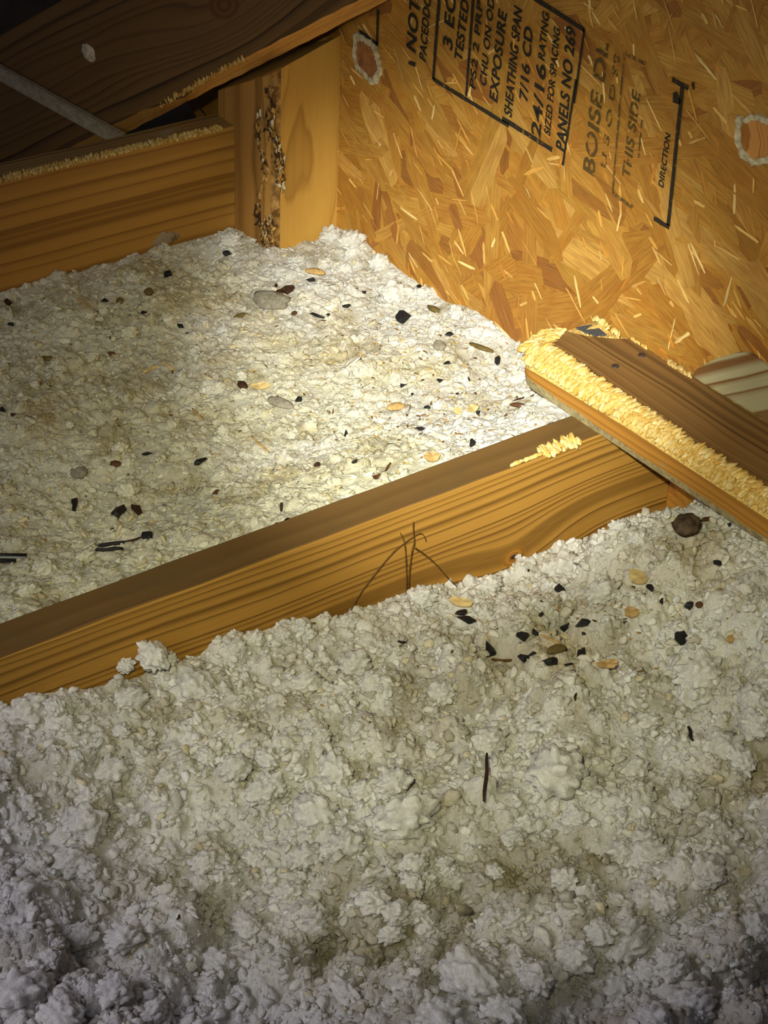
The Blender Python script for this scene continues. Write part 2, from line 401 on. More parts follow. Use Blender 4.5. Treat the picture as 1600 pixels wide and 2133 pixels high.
c_ = ony(345, 497, RY0); sm_ = ico(3)[0]; nz_ = np.array([mnoise.noise(Vector(v * 2.2)) for v in sm_])
V_ = c_ + sm_ * (1 + 0.5 * nz_[:, None]) * np.array([0.0165, 0.0022, 0.0075])
o = link('dust_smudge', mesh_np('dust_smudge', V_, ICO3[1], True, np.tile([0.34, 0.26, 0.17], (len(V_), 1))), M['splinter'], ra); rel(o, ra); o['label'] = 'pale dusty smudge'

# stud (with slanted top, flaky bark on the arris between its two visible faces)
SD = 0.100
bm = bmesh.new()
PB = -0.19
c8 = 0.016
prof = [(PX0, PY0 + c8), (PX0 + 0.004, PY0 + 0.004), (PX0 + 0.013, PY0), (X_OSB - 0.002, PY0), (X_OSB - 0.002, PY0 + SD), (PX0, PY0 + SD)]
zt = lambda x, y: 0.146 + (x - PX0) * 0.30 - (y - PY0) * 0.50
NZ = 24; rings = []
for i in range(NZ + 1):
    t = i / NZ; rg = []
    for k, (x, y) in enumerate(prof):
        z = PB + (zt(x, y) - PB) * t
        jx = mnoise.noise(Vector((x * 90, y * 90, z * 16))) * 0.0012
        rg.append(bm.verts.new((x + (jx if k < 3 else 0), y + (jx if k < 3 else 0), z)))
    rings.append(rg)
n = len(prof)
for i in range(NZ):
    for k in range(n):
        f = bm.faces.new((rings[i][k], rings[i][(k + 1) % n], rings[i + 1][(k + 1) % n], rings[i + 1][k]))
        f.material_index = {0: 1, 1: 2}.get(k, 0) if k < 2 else (1 if k == 5 else 0)
bm.faces.new(rings[-1]); bm.faces.new(rings[0][::-1])
# object axes: local x runs up the stud so the growth rings follow it
for v in bm.verts: v.co = Vector((v.co.z, v.co.x - PX0, v.co.y - PY0))
bmesh.ops.recalc_face_normals(bm, faces=bm.faces)
stud = link('wall_stud', bm_mesh('wall_stud', bm), [M['post'], M['post_side'], M['bark']])
stud.matrix_world = Matrix(((0, 1, 0, PX0), (0, 0, 1, PY0), (1, 0, 0, 0), (0, 0, 0, 1)))
tag(stud, 'upright orange pine stud in the corner against the strand board', 'stud')
Vs, Fs, Cs = [], [], []; off = 0
BC = np.array([lin(*c)[:3] for c in ((120, 84, 44), (150, 112, 60), (206, 196, 164), (90, 62, 36), (170, 134, 74), (70, 50, 34), (190, 150, 84))])
for i in range(1300):
    z = rng.uniform(-0.06, 0.128); t = rng.random()
    x = PX0 + t * 0.018 * (0.6 + 0.4 * math.sin(z * 47)); y = PY0 + 0.026 * (1 - t) ** 1.6 * (0.7 + .3 * math.sin(z * 71 + 2))
    if y < PY0 + 0.004 and x > PX0 + .006: y = PY0 + 0.0003
    if y > PY0 + 0.016: x = PX0
    if rng.random() < 0.45 + 0.45 * math.sin(z * 60 + 1): continue
    ci = BC[rng.integers(len(BC))] * rng.uniform(0.7, 1.1)
    vv = ICO2[0] * (1 + rng.normal(0, 0.15, (42, 1)))
    a = rng.normal(0, 0.35)
    dx = np.array([math.cos(a) * .7, -math.cos(a) * .7, math.sin(a)]); nn = np.array([-.7, -.7, 0]); up = np.cross(nn, dx)
    P = np.array([x, y, z]) + vv[:, :1] * dx * rng.uniform(.001, .0025) + vv[:, 1:2] * up * rng.uniform(.002, .008) + vv[:, 2:3] * nn * 0.0005
    P = np.stack([P[:, 2], P[:, 0] - PX0, P[:, 1] - PY0], 1)
    Vs.append(P); Fs.append(ICO2[1] + off); off += 42; Cs.append(np.tile(ci, (42, 1)))
bk = link('bark_edge', mesh_np('bark_edge', np.concatenate(Vs), np.concatenate(Fs), True, np.concatenate(Cs)), M['splinter'], stud)
bk['kind'] = 'stuff'; bk['label'] = 'flaky grey and brown bark along the arris'

# rafter: crosses in front of the stud's top, rises towards the strand board
RA, RB = ony(355, 235, 1.645), onx(820, 0, 1.085)
rd = RB - RA; hn = np.array([rd[1], -rd[0], 0.0]); hn /= np.linalg.norm(hn)      # horizontal face normal
ax = rd / np.linalg.norm(rd); upv = np.cross(ax, hn); upv = upv if upv[2] > 0 else -upv
RH, RT = 0.150, 0.038
ch = 0.019
prof = [(0.0, ch * 0.80), (-ch * 1.05, 0.0), (-RT, 0.0), (-RT, RH), (0.0, RH)]    # (along -hn is negative, up)
L0 = -0.32
def rpt(t, n_, h_, endx=None):
    P = RA + hn * n_ + upv * h_
    if endx is not None: t = (endx - P[0]) / ax[0]
    return P + ax * t
bm = bmesh.new(); NS = 48; rr = []
for i in range(NS + 1):
    rg = []
    for k, (a, b) in enumerate(prof):
        te = (X_OSB - 0.004 - (RA + hn * a + upv * b)[0]) / ax[0]
        t = L0 + (te - L0) * i / NS
        b2 = b + (0.0016 * mnoise.noise(Vector((t * 55, k, 0))) + 0.0012 * mnoise.noise(Vector((t * 170, k, 2))) if k < 2 else 0)
        bl = max(0.0, 1 - abs(t - 0.02) / 0.05)
        if k == 0: b2 -= 0.008 * bl
        # local frame: x along, y = -hn, z = up
        rg.append(bm.verts.new((t, -a, b2)))
    rr.append(rg)
n = len(prof)
for i in range(NS):
    for k in range(n):
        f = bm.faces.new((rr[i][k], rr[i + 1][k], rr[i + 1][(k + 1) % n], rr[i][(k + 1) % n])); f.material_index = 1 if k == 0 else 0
bm.faces.new(rr[0]); bm.faces.new(rr[-1][::-1]); bmesh.ops.recalc_face_normals(bm, faces=bm.faces)
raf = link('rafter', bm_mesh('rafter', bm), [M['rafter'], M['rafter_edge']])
raf.matrix_world = Matrix(((ax[0], -hn[0], upv[0], RA[0]), (ax[1], -hn[1], upv[1], RA[1]), (ax[2], -hn[2], upv[2], RA[2]), (0, 0, 0, 1)))
tag(raf, 'dark brown rafter slanting over the far joist and the stud', 'rafter')
o = tufts('torn_edge', [rpt(-0.005, 0.001, 0.012), rpt(0.05, 0.001, 0.014), rpt(0.11, 0.001, 0.016)], hn, 900, 0.0024, YC * np.array([.70, .62, .50]), 0.004, raf, tuple(upv + 0.2 * ax), 0.3)
o.matrix_parent_inverse = raf.matrix_world.inverted()
# pale healed knot on the rafter
def onplane(x, y, P, n_): d = ray(x, y); return C_ + d * (((P - C_) @ n_) / (d @ n_))
kp = onplane(185, 110, RA, hn)
bm = bmesh.new(); bmesh.ops.create_icosphere(bm, subdivisions=3, radius=1.0)
for v in bm.verts:
    v.co = Vector((v.co.x * 0.0075, v.co.y * 0.002, v.co.z * 0.010)) * (1 + 0.25 * mnoise.noise(v.co * 2))
o = link('knot', bm_mesh('knot', bm, True), M['bark_pale'], raf)
o.location = ((kp - RA) @ ax, 0.0, (kp - RA) @ upv); o['label'] = 'pale raised knot'

# dusty batten nailed to the rafter's face
b0, b1 = onplane(-30, 128, RA + hn * 0.002, hn), onplane(262, 290, RA + hn * 0.002, hn)
bd = (b1 - b0); BL = np.linalg.norm(bd); bx = bd / BL; by = np.cross(hn, bx); by = by / np.linalg.norm(by)
bm = box_bm(0, BL, -0.0075, 0.0075, 0.0, 0.010)
bmesh.ops.bevel(bm, geom=list(bm.edges), offset=0.0015, segments=2, affect='EDGES')
bt = link('wood_batten', bm_mesh('wood_batten', bm), M['dust'])
bt.matrix_world = Matrix(((bx[0], by[0], hn[0], b0[0]), (bx[1], by[1], hn[1], b0[1]), (bx[2], by[2], hn[2], b0[2]), (0, 0, 0, 1)))
tag(bt, 'thin dusty grey batten sloping across the dark rafter face', 'batten')

# flat plate lying on the middle joist, along the strand board
PW, PT = PLX1 - PLX0, 0.038
YE, YS = PLEND, 0.55
def notch(y):     # chip torn off the rear corner
    return max(0.0, PLX1 - np.interp(y, [1.076, 1.081, 1.0855, 1.096, 1.109, 1.119, 1.127, 1.131], [1.0925, 1.088, 1.082, 1.069, 1.058, 1.052, 1.049, 1.0475]))
prof = [(0.0, -PT + 0.011), (0.0, -0.019), (0.005, -0.007), (0.013, 0.0), (0.02, 0), (0.027, 0), (0.034, 0), (0.042, 0.0), (PW - 0.003, 0.0), (PW - 0.001, -0.005), (PW, -0.006), (PW, -PT), (0.003, -PT)]
bm = bmesh.new(); rr = []; NS = 150
def rawtop(d, x):   # pale torn corner of the top face
    return x < 0.046 and d < 0.004 + 0.030 * max(0.0, 1 - x / 0.046) ** 0.8 + 0.003 * mnoise.noise(Vector((x * 300, d * 300, 0)))
for i in range(NS + 1):
    y = YE + (YS - YE) * (i / NS) ** 1.35
    rg = []; d = YE - y
    e = max(0.0, 1 - d / 0.03)
    for k, (x, z) in enumerate(prof):
        if k == 8: x = min(x, PW - notch(y) - 0.0015) if notch(y) > 0 else x
        if k == 9: x = PW - notch(y); z = -0.0075 if notch(y) > 0.002 else -0.002
        if k == 10: z = -0.0075 + 0.004 * max(0, 1 - abs(y - 1.120) / 0.012) if notch(y) > 0.002 else -0.003
        jag = mnoise.noise(Vector((y * 130, k * 1.3, 1))) * 0.0016 + mnoise.noise(Vector((y * 420, k * 1.3, 4))) * 0.0010
        if k in (2, 3): x += jag * 1.6 + (0.003 if k == 3 else 0) * max(0.0, 1 - d / 0.15)
        if k in (8, 9, 10): x += jag * 1.0
        fr = max(0.0, 1 - x / 0.06)
        x = x + (e ** 3) * 0.020 * fr ** 2
        if 1 <= k <= 7: z = z - (e ** 2) * 0.010 * fr
        if k == 1: z += 0.006 * min(1.0, d / 0.15)
        if k == 0: z = z - 0.003 * min(1.0, d / 0.15) + 0.002 * mnoise.noise(Vector((y * 40, 0, 7)))
        rg.append(bm.verts.new((d, x, z)))
    rr.append(rg)
n = len(prof)
for i in range(NS):
    for k in range(n):
        f = bm.faces.new((rr[i][k], rr[i][(k + 1) % n], rr[i + 1][(k + 1) % n], rr[i + 1][k]))
        f.material_index = {0: 1, 1: 2, 2: 2, 8: 2, 9: 2, 10: 2, 12: 3}.get(k, 0)
        if 3 <= k <= 7 and rawtop(rr[i][k].co.x, rr[i][k].co.y): f.material_index = 2
bm.faces.new(rr[0]); bm.faces.new(rr[-1][::-1]); bmesh.ops.recalc_face_normals(bm, faces=bm.faces)
M['raw'] = flat('raw_torn_wood', lin(214, 180, 104), 0.95, 0.45, 420, 1.0)
pl = link('wall_plate', bm_mesh('wall_plate', bm), [M['plate_top'], M['plate_side'], M['raw'], M['grey_edge']])
pl.matrix_world = Matrix(((0, 1, 0, PLX0), (-1, 0, 0, YE), (0, 0, 1, PT), (0, 0, 0, 1)))
tag(pl, 'flat weathered brown plank with splintered yellow edge lying across the middle joist', 'plank')
def fringe(name, path, nrm, n, size, spread, dirs, cols=YC, flat_=0.32):
    o = tufts(name, path, nrm, n, size, cols, spread, pl, dirs, flat_); o.matrix_parent_inverse = pl.matrix_world.inverted(); return o
fringe('splintered_edge', [(PLX0 + 0.009, YE - 0.010, PT - 0.0085), (PLX0 + 0.0085, 1.0, PT - 0.0065)], (-0.6, 0, 0.8), 5200, 0.0036, 0.0165, (1, 0.25, 0.55), YC * 0.88, 0.55)
fringe('splintered_edge', [(PLX0 + 0.0085, 1.0, PT - 0.0062), (PLX0 + 0.0075, 0.72, PT - 0.0055)], (-0.6, 0, 0.8), 4600, 0.0032, 0.0125, (1, 0.25, 0.55), YC * 0.88, 0.55)
fringe('splintered_fringe', [(PLX0 + 0.019, YE - 0.022, PT), (PLX0 + 0.0145, 1.02, PT), (PLX0 + 0.012, 0.72, PT)], (-0.1, 0, 1), 1500, 0.0044, 0.004, (1, 0.15, 0.05), YC * 0.97, 0.3)
fringe('splintered_end', [(PLX0 + 0.010, YE - 0.010, PT - 0.008), (PLX0 + 0.022, YE - 0.006, PT - 0.006), (PLX0 + 0.046, YE - 0.002, PT - 0.002)], (-0.2, 0.2, 0.9), 5500, 0.0040, 0.020, (0.5, -1, 0.3), YC * 0.95, 0.5)
fringe('torn_rim', [(PLX1 - notch(y), y, PT - 0.002) for y in (1.13, 1.119, 1.109, 1.096, 1.0855, 1.081)], (0.1, 0, 1), 1500, 0.0020, 0.002, (0.6, 1, 0.3))
fringe('torn_rim', [(PLX1 - 0.001, y, PT - 0.004 + 0.003 * (1.112 < y < 1.126)) for y in (1.131, 1.124, 1.117, 1.108, 1.095)], (0.1, 0, 1), 1500, 0.0024, 0.003, (1, 0.4, 0.5))
fringe('torn_rim', [(PLX1 - 0.002, y, PT) for y in (1.078, 1.066, 1.058)], (0, 0, 1), 1600, 0.0020, 0.002, (0.5, 1, 0.2))
fringe('torn_rim', [(PLX1 - 0.003, y, PT) for y in (1.030, 1.015, 1.0)], (-0.3, 0, 1), 2200, 0.0026, 0.006, (0.8, 1, 0.1), YC * .85)
for (x, y) in ((1282, 763), (1337, 740)):
    p = onz(x, y, PT)
    bm = bmesh.new(); bmesh.ops.create_cone(bm, cap_ends=True, segments=20, radius1=0.0036, radius2=0.0032, depth=0.0016)
    bmesh.ops.bevel(bm, geom=list(bm.edges), offset=0.0004, segments=1, affect='EDGES')
    o = link('nail_head', bm_mesh('nail_head', bm), M['nail'], pl); o.matrix_parent_inverse = pl.matrix_world.inverted()
    o.location = (p[0], p[1], PT + 0.0004)

# torn shell of pale wood behind the bite, with a scrap of dark felt in it
def plate_poly(name, pts, n_, thick, mat, jitter=0.0):
    bm = bmesh.new(); n_ = np.array(n_, float) / np.linalg.norm(n_)
    pts = [np.array(p) for p in pts]
    a = [bm.verts.new(p) for p in pts]; b = [bm.verts.new(p - n_ * thick) for p in pts]
    m = len(a); bm.faces.new(a); bm.faces.new(b[::-1])
    for i in range(m): bm.faces.new((a[i], b[i], b[(i + 1) % m], a[(i + 1) % m]))
    bmesh.ops.triangulate(bm, faces=[f for f in bm.faces if len(f.verts) > 4])
    bmesh.ops.recalc_face_normals(bm, faces=bm.faces)
    return link(name, bm_mesh(name, bm), mat)
sp = [onz(x, y, PT - 0.0052) for x, y in ((1200, 682), (1212, 679), (1232, 676), (1243, 679), (1256, 690), (1264, 697), (1240, 699), (1218, 692))]
o = plate_poly('felt_scrap', sp, (0, 0, 1), 0.0012, M['felt']); tag(o, 'small dark grey felt scrap in the chipped corner of the brown plank', 'felt scrap')

# streaked offcut between plate and strand board
op = [onx(x, y, X_OSB - 0.0052) for x, y in ((1430, 800), (1452, 768), (1490, 748), (1530, 736), (1552, 734), (1575, 744), (1600, 764), (1680, 800), (1680, 905), (1600, 905), (1520, 860))]
M['streak'] = wood('grey_streaked', lin(176, 170, 134), lin(120, 84, 48), 60, (1.09, -0.4), 0.012, contrast=1.7, even=0.5, seed=12.0)
o = plate_poly('timber_offcut', op, (-1, 0, 0), 0.003, M['streak']); 
d0 = onx(1600, 742, X_OSB) - onx(1460, 780, X_OSB); d0 /= np.linalg.norm(d0); d1 = np.cross((1, 0, 0), d0)
fm = Matrix(((d0[0], 1, d1[0], 0), (d0[1], 0, d1[1], 0), (d0[2], 0, d1[2], 0), (0, 0, 0, 1)))
o.data.transform(fm.inverted()); o.matrix_world = fm
tag(o, 'grey streaked timber offcut behind the brown plank against the strand board', 'offcut')

# ------------------------------------------------------------------ loose fill insulation
class Field:
    """height grid: base surface plus heaped lumps"""
    def __init__(self, x0, x1, y0, y1, step, basefn):
        self.x0, self.y0, self.s = x0, y0, step
        self.nx = int((x1 - x0) / step) + 1; self.ny = int((y1 - y0) / step) + 1
        self.X, self.Y = np.meshgrid(x0 + np.arange(self.nx) * step, y0 + np.arange(self.ny) * step, indexing='ij')
        self.Z = basefn(self.X, self.Y)
    def at(self, x, y):
        i = np.clip((np.asarray(x) - self.x0) / self.s, 0, self.nx - 1.001); j = np.clip((np.asarray(y) - self.y0) / self.s, 0, self.ny - 1.001)
        a = i.astype(int); b = j.astype(int); u = i - a; v = j - b; Z = self.Z
        return Z[a, b] * (1 - u) * (1 - v) + Z[a + 1, b] * u * (1 - v) + Z[a, b + 1] * (1 - u) * v + Z[a + 1, b + 1] * u * v
    def heap(self, n, rlo, rhi, hfac, sink, elong=1.5, keep=None):
        src = self.Z.copy(); s = self.s
        cx = rng.uniform(self.x0, self.x0 + self.nx * s, n); cy = rng.uniform(self.y0, self.y0 + self.ny * s, n)
        for x, y in zip(cx, cy):
            if keep is not None and rng.random() > keep(x, y): continue
            r = rng.uniform(rlo, rhi); e = rng.uniform(1, elong); th = rng.uniform(0, math.pi)
            ra_, rb_ = r * e, r; m = int(ra_ / s) + 2
            ic, jc = int((x - self.x0) / s), int((y - self.y0) / s)
            i0, i1, j0, j1 = max(0, ic - m), min(self.nx, ic + m + 1), max(0, jc - m), min(self.ny, jc + m + 1)
            if i1 <= i0 or j1 <= j0: continue
            dx = self.X[i0:i1, j0:j1] - x; dy = self.Y[i0:i1, j0:j1] - y
            a = dx * math.cos(th) + dy * math.sin(th); b = -dx * math.sin(th) + dy * math.cos(th)
            d = 1 - (a / ra_) ** 2 - (b / rb_) ** 2
            z0 = src[min(ic, self.nx - 1), min(jc, self.ny - 1)]
            tx, ty = rng.normal(0, 0.25, 2)
            h = np.where(d > 0, z0 - r * sink + r * hfac * np.maximum(d, 0) ** 0.72 + dx * tx + dy * ty, -9)
            self.Z[i0:i1, j0:j1] = np.maximum(self.Z[i0:i1, j0:j1], h)
    def relax(self, n):
        for _ in range(n):
            P = np.pad(self.Z, 1, mode='edge')
            self.Z = 0.2 * (P[1:-1, 1:-1] + P[2:, 1:-1] + P[:-2, 1:-1] + P[1:-1, 2:] + P[1:-1, :-2])
    def hit(self, px, py, zguess=-0.05):
        d = ray(px, py); t = (0.08 - CAM_H) / d[2]
        for _ in range(3000):
            P = C_ + d * t
            if P[2] <= self.at(P[0], P[1]): break
            t += 0.0004
        return C_ + d * t

def vnoise(X, Y, sc, seed):
    r = np.random.default_rng(seed); g = r.random((64, 64))
    x = X * sc; y = Y * sc; a = np.floor(x).astype(int); b = np.floor(y).astype(int)
    u = x - a; v = y - b; u = u * u * (3 - 2 * u); v = v * v * (3 - 2 * v)
    q = lambda i, j: g[i % 64, j % 64]
    return q(a, b) * (1 - u) * (1 - v) + q(a + 1, b) * u * (1 - v) + q(a, b + 1) * (1 - u) * v + q(a + 1, b + 1) * u * v - 0.5

def back_base(X, Y):
    t = np.clip((Y - JY1) / 0.16, 0, 1); t = t * t * (3 - 2 * t)
    z = -0.0085 + (-0.050 + 0.0085) * t
    z += 0.010 * np.exp(-((X - X_OSB) / 0.02) ** 2) * (Y > 1.2)
    z += 0.012 * np.exp(-(((X - 1.08) / 0.03) ** 2 + ((Y - 1.50) / 0.03) ** 2)) + 0.010 * np.exp(-(((X - 0.985) / 0.025) ** 2 + ((Y - 1.58) / 0.025) ** 2))
    z += 0.012 * vnoise(X, Y, 14, 3) + 0.006 * vnoise(X, Y, 45, 4)
    return z
jx_ = np.array([0.0, 0.433, 0.53, 0.637, 0.724, 0.801, 0.878, 1.038, 1.135])
jz_ = np.array([-0.03, -0.035, -0.054, -0.057, -0.084, -0.083, -0.096, -0.100, -0.112]) - 0.006
def front_base(X, Y):
    zj = np.interp(X, jx_, jz_)
    t = np.clip((JY0 - Y) / 0.22, 0, 1); t = t * t * (3 - 2 * t)
    z = zj * (1 - t) + (-0.072) * t
    sm = lambda q: np.clip(q, 0, 1) ** 2 * (3 - 2 * np.clip(q, 0, 1))
    z = z + 0.068 * sm((1.000 - Y) / 0.10) * sm((X - 0.86) / 0.14)
    z += 0.030 * vnoise(X, Y, 7, 8) * np.clip((JY0 - Y) / 0.1, 0.15, 1) + 0.018 * vnoise(X, Y, 19, 9) + 0.006 * vnoise(X, Y, 50, 10)
    for (px, py, rad, dep) in ((1040, 1850, 0.050, 0.034), (700, 1920, 0.045, 0.028), (1210, 1800, 0.03, 0.018), (880, 1980, 0.03, 0.016), (1540, 1640, 0.035, 0.020), (250, 1620, 0.03, 0.012), (1012, 1625, 0.010, 0.020), (870, 1560, 0.03, 0.010), (430, 1770, 0.03, 0.010)):
        c = onz(px, py, -0.07); z -= dep * np.exp(-(((X - c[0]) ** 2 + (Y - c[1]) ** 2) / rad ** 2))
    return z
FB = Field(0.36, X_OSB - 0.001, JY1 + 0.0004, RY0 - 0.0005, 0.0012, back_base)
FB.heap(900, 0.005, 0.011, 0.55, 0.25, 1.8)
FB.relax(1)
FB.heap(5000, 0.002, 0.0045, 0.7, 0.2, 2.2)
FF = Field(0.20, X_OSB - 0.001, 0.43, JY0 - 0.0005, 0.0012, front_base)
away = lambda x, y: float(np.clip((0.955 - y) / 0.06, 0, 1) * (np.clip((0.96 - x) / 0.06, 0, 1) if y > 0.75 else 1))
FF.heap(110, 0.020, 0.034, 0.80, 0.15, 1.3, keep=away)
FF.heap(260, 0.008, 0.018, 0.95, 0.30, 1.35, keep=lambda x, y: 0.35 + 0.65 * away(x, y))
FF.heap(260, 0.006, 0.012, 0.95, 0.45, 1.3, keep=lambda x, y: 1.0 if 0.975 < y < 1.008 else 0.15)
FF.relax(3)
FF.heap(2600, 0.0035, 0.009, 1.05, 0.30, 1.4)
FF.relax(3)
FF.heap(9000, 0.0016, 0.0036, 1.1, 0.35, 1.5)

STAINS_B = [(60, 855, .035, (0.62, 0.48, 0.28), .8), (120, 760, .04, (.8, .72, .52), .6), (30, 1060, .04, (.72, .64, .42), .7), (640, 690, .08, (.92, .84, .58), .55), (860, 760, .05, (.92, .84, .58), .5), (700, 1000, .05, (.92, .84, .6), .4), (1000, 850, .02, (.9, .74, .42), .5), (420, 640, .07, (.9, .83, .6), .45)]
STAINS_AND_SHADE_F = [(1040, 1850, .055, (.50, .45, .30), .9), (880, 1890, .04, (.52, .47, .32), .85), (1210, 1800, .03, (.55, .5, .36), .8), (700, 1920, .045, (.52, .47, .34), .85), (1150, 1330, .045, (.86, .76, .5), .55), (1150, 1420, .03, (.7, .58, .36), .5), (860, 1530, .03, (.66, .56, .40), .6), (1400, 1250, .05, (.9, .8, .56), .5), (430, 1770, .03, (.68, .62, .46), .5), (850, 2060, .04, (.62, .58, .46), .6), (1560, 2090, .04, (.6, .56, .42), .6), (350, 1560, .05, (.84, .8, .66), .4), (1560, 1640, .04, (.72, .62, .48), .5)]  # dark olive entries paint the shade of the hollows into the colour
WHITE = np.array([0.80, 0.785, 0.735])
def colour_at(x, y, stains_and_shade, zc):
    c = np.tile(WHITE, (len(x), 1))
    n = vnoise(x, y, 33, 21) + 0.6 * vnoise(x, y, 90, 22)
    c *= (1 + 0.12 * n)[:, None]
    k = np.clip(1.6 * vnoise(x, y, 24, 31) + 1.2 * vnoise(x, y, 70, 32) + 0.7 * vnoise(x, y, 170, 33), 0, 1)
    c *= 1 - k[:, None] * np.array([0.30, 0.34, 0.44])
    for (px, py, rad, tint, amt) in stains_and_shade:
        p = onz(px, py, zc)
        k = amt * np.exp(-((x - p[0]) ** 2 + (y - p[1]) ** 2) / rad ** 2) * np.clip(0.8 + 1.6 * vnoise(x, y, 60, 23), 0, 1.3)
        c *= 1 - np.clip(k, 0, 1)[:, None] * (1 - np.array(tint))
    return c

def dusty(x, y, fld):
    if fld is FF: return np.ones((len(x), 3))
    t = np.clip((1.02 - x + 0.25 * vnoise(x, y, 16, 41)) / 0.28, 0, 1); t = t * t * (3 - 2 * t)
    return 1 - t[:, None] * np.array([0.05, 0.075, 0.26])
def insulation(name, fld, stains_and_shade, zc, N, size, flat_, label, cat, bad, tufts_, hue=0.1):
    nx, ny = fld.nx, fld.ny
    V = np.stack([fld.X, fld.Y, fld.Z], -1).reshape(-1, 3)
    cg = colour_at(V[:, 0], V[:, 1], stains_and_shade, zc) * 0.93 * dusty(V[:, 0], V[:, 1], fld)
    V = V + rng.normal(0, 0.00018, V.shape)
    i = np.arange(nx * ny).reshape(nx, ny)
    Q = np.stack([i[:-1, :-1], i[1:, :-1], i[1:, 1:], i[:-1, 1:]], -1).reshape(-1, 4)
    T = np.concatenate([Q[:, [0, 1, 2]], Q[:, [0, 2, 3]]])
    # flakes and nodules
    xs_, ys_ = [], []
    while len(xs_) < N:
        x = rng.uniform(fld.x0, fld.x0 + nx * fld.s, N); y = rng.uniform(fld.y0, fld.y0 + ny * fld.s, N)
        q = 0.0024; sl = np.hypot(fld.at(x + q, y) - fld.at(x - q, y), fld.at(x, y + q) - fld.at(x, y - q)) / (2 * q)
        ok = (~bad(x, y)) & (rng.random(N) < np.sqrt(1 + np.minimum(sl, 4) ** 2) / 4.2); xs_ += list(x[ok]); ys_ += list(y[ok])
    x = np.array(xs_[:N]); y = np.array(ys_[:N])
    e = 0.003
    gx = (fld.at(x + e, y) - fld.at(x - e, y)) / (2 * e); gy = (fld.at(x, y + e) - fld.at(x, y - e)) / (2 * e)
    nrm = np.stack([-gx, -gy, np.ones(N)], 1); nrm /= np.linalg.norm(nrm, axis=1)[:, None]
    nrm += rng.normal(0, 0.45, (N, 3)) * (1 - flat_); nrm /= np.linalg.norm(nrm, axis=1)[:, None]
    th = rng.uniform(0, 2 * math.pi, N); t0 = np.stack([np.cos(th), np.sin(th), np.zeros(N)], 1)
    b = np.cross(nrm, t0); b /= np.linalg.norm(b, axis=1)[:, None]; t = np.cross(b, nrm)
    s = size[0] + (size[1] - size[0]) * rng.random(N) ** 2.6
    big = rng.random(N) < 0.06; s = np.where(big, s * 1.5, s)
    ra_ = s * rng.uniform(0.9, 1.2 + 0.7 * flat_, N); rb_ = s * rng.uniform(0.55, 0.95, N); rc_ = s * rng.uniform(0.35, 0.75, N) * (1.25 - flat_ * 0.85)
    V0, F0 = ICO2; k = len(V0)
    vv = V0[None] * (1 + rng.normal(0, 0.15, (N, k, 1)))
    vv = vv + 0.22 * np.sin(V0[None, :, [1, 2, 0]] * 3 + rng.uniform(0, 6, (N, 1, 3)))
    c = np.stack([x, y, fld.at(x, y)], 1) + nrm * (rc_ * rng.uniform(-0.2, 0.8, N))[:, None]
    W_ = c[:, None] + vv[:, :, :1] * (t * ra_[:, None])[:, None] + vv[:, :, 1:2] * (b * rb_[:, None])[:, None] + vv[:, :, 2:] * (nrm * rc_[:, None])[:, None]
    cf = colour_at(x, y, stains_and_shade, zc) * dusty(x, y, fld) * rng.normal(0.99, 0.10, (N, 1))
    odd = rng.random(N); 
    cf = np.where((odd < hue)[:, None], cf * np.array([.97, .90, .72]), cf)
    cf = np.where(((odd > hue) & (odd < hue + .07))[:, None], cf * np.array([.76, .74, .66]), cf)
    cf = np.where((odd > .86)[:, None], cf * 1.13, cf)
    cf = np.clip(cf, 0.02, 0.88)
    # fluffy tufts the size of a thumb
    TV, TF, TCc, to = [], [], [], 0
    for (px, py, rp) in tufts_:
        q = fld.hit(px, py + rp * 0.3); r = rp * np.linalg.norm(q - C_) / FPX * rng.uniform(.9, 1.1)
        ylim = (JY0 if fld is FF else RY0) - 0.8 * r
        if q[1] > ylim: q = ony(px, py, ylim)
        if q[0] > X_OSB - 0.8 * r: q = onx(px, py, X_OSB - 0.8 * r)
        sd = rng.uniform(0, 50, 3)
        nn = np.array([0.62 * abs(mnoise.noise(Vector(v * 1.9 + sd))) + 0.34 * abs(mnoise.noise(Vector(v * 3.9 + sd))) + 0.07 * mnoise.noise(Vector(v * 9 + sd)) for v in ICO4[0]])
        th_ = rng.uniform(0, 6.28); e_ = rng.uniform(0.8, 1.25); u_ = ICO4[0] * (0.72 + nn[:, None])
        xx = (u_[:, 0] * math.cos(th_) - u_[:, 1] * math.sin(th_)) * e_; yy = (u_[:, 0] * math.sin(th_) + u_[:, 1] * math.cos(th_)) / e_
        P = np.stack([q[0] + xx * r, q[1] + yy * r, q[2] + 0.22 * r + u_[:, 2] * r * 0.85], 1)
        cc = np.tile(WHITE * rng.uniform(0.97, 1.08), (len(P), 1)) * np.clip(0.80 + nn * 0.5, 0.75, 1.06)[:, None] * dusty(P[:, 0], P[:, 1], fld)
        TV.append(P); TF.append(ICO4[1] + to); to += len(P); TCc.append(cc)
    TV, TF, TCc = np.concatenate(TV), np.concatenate(TF), np.concatenate(TCc)
    VV = np.concatenate([V, W_.reshape(-1, 3), TV])
    FF_ = np.concatenate([T, (F0[None] + (np.arange(N) * k)[:, None, None]).reshape(-1, 3) + len(V), TF + len(V) + N * k])
    CC = np.concatenate([cg, np.repeat(cf, k, 0), TCc])
    o = link(name, mesh_np(name, VV, FF_, True, CC), M['insul'])
    tag(o, label, cat, kind='stuff'); return o
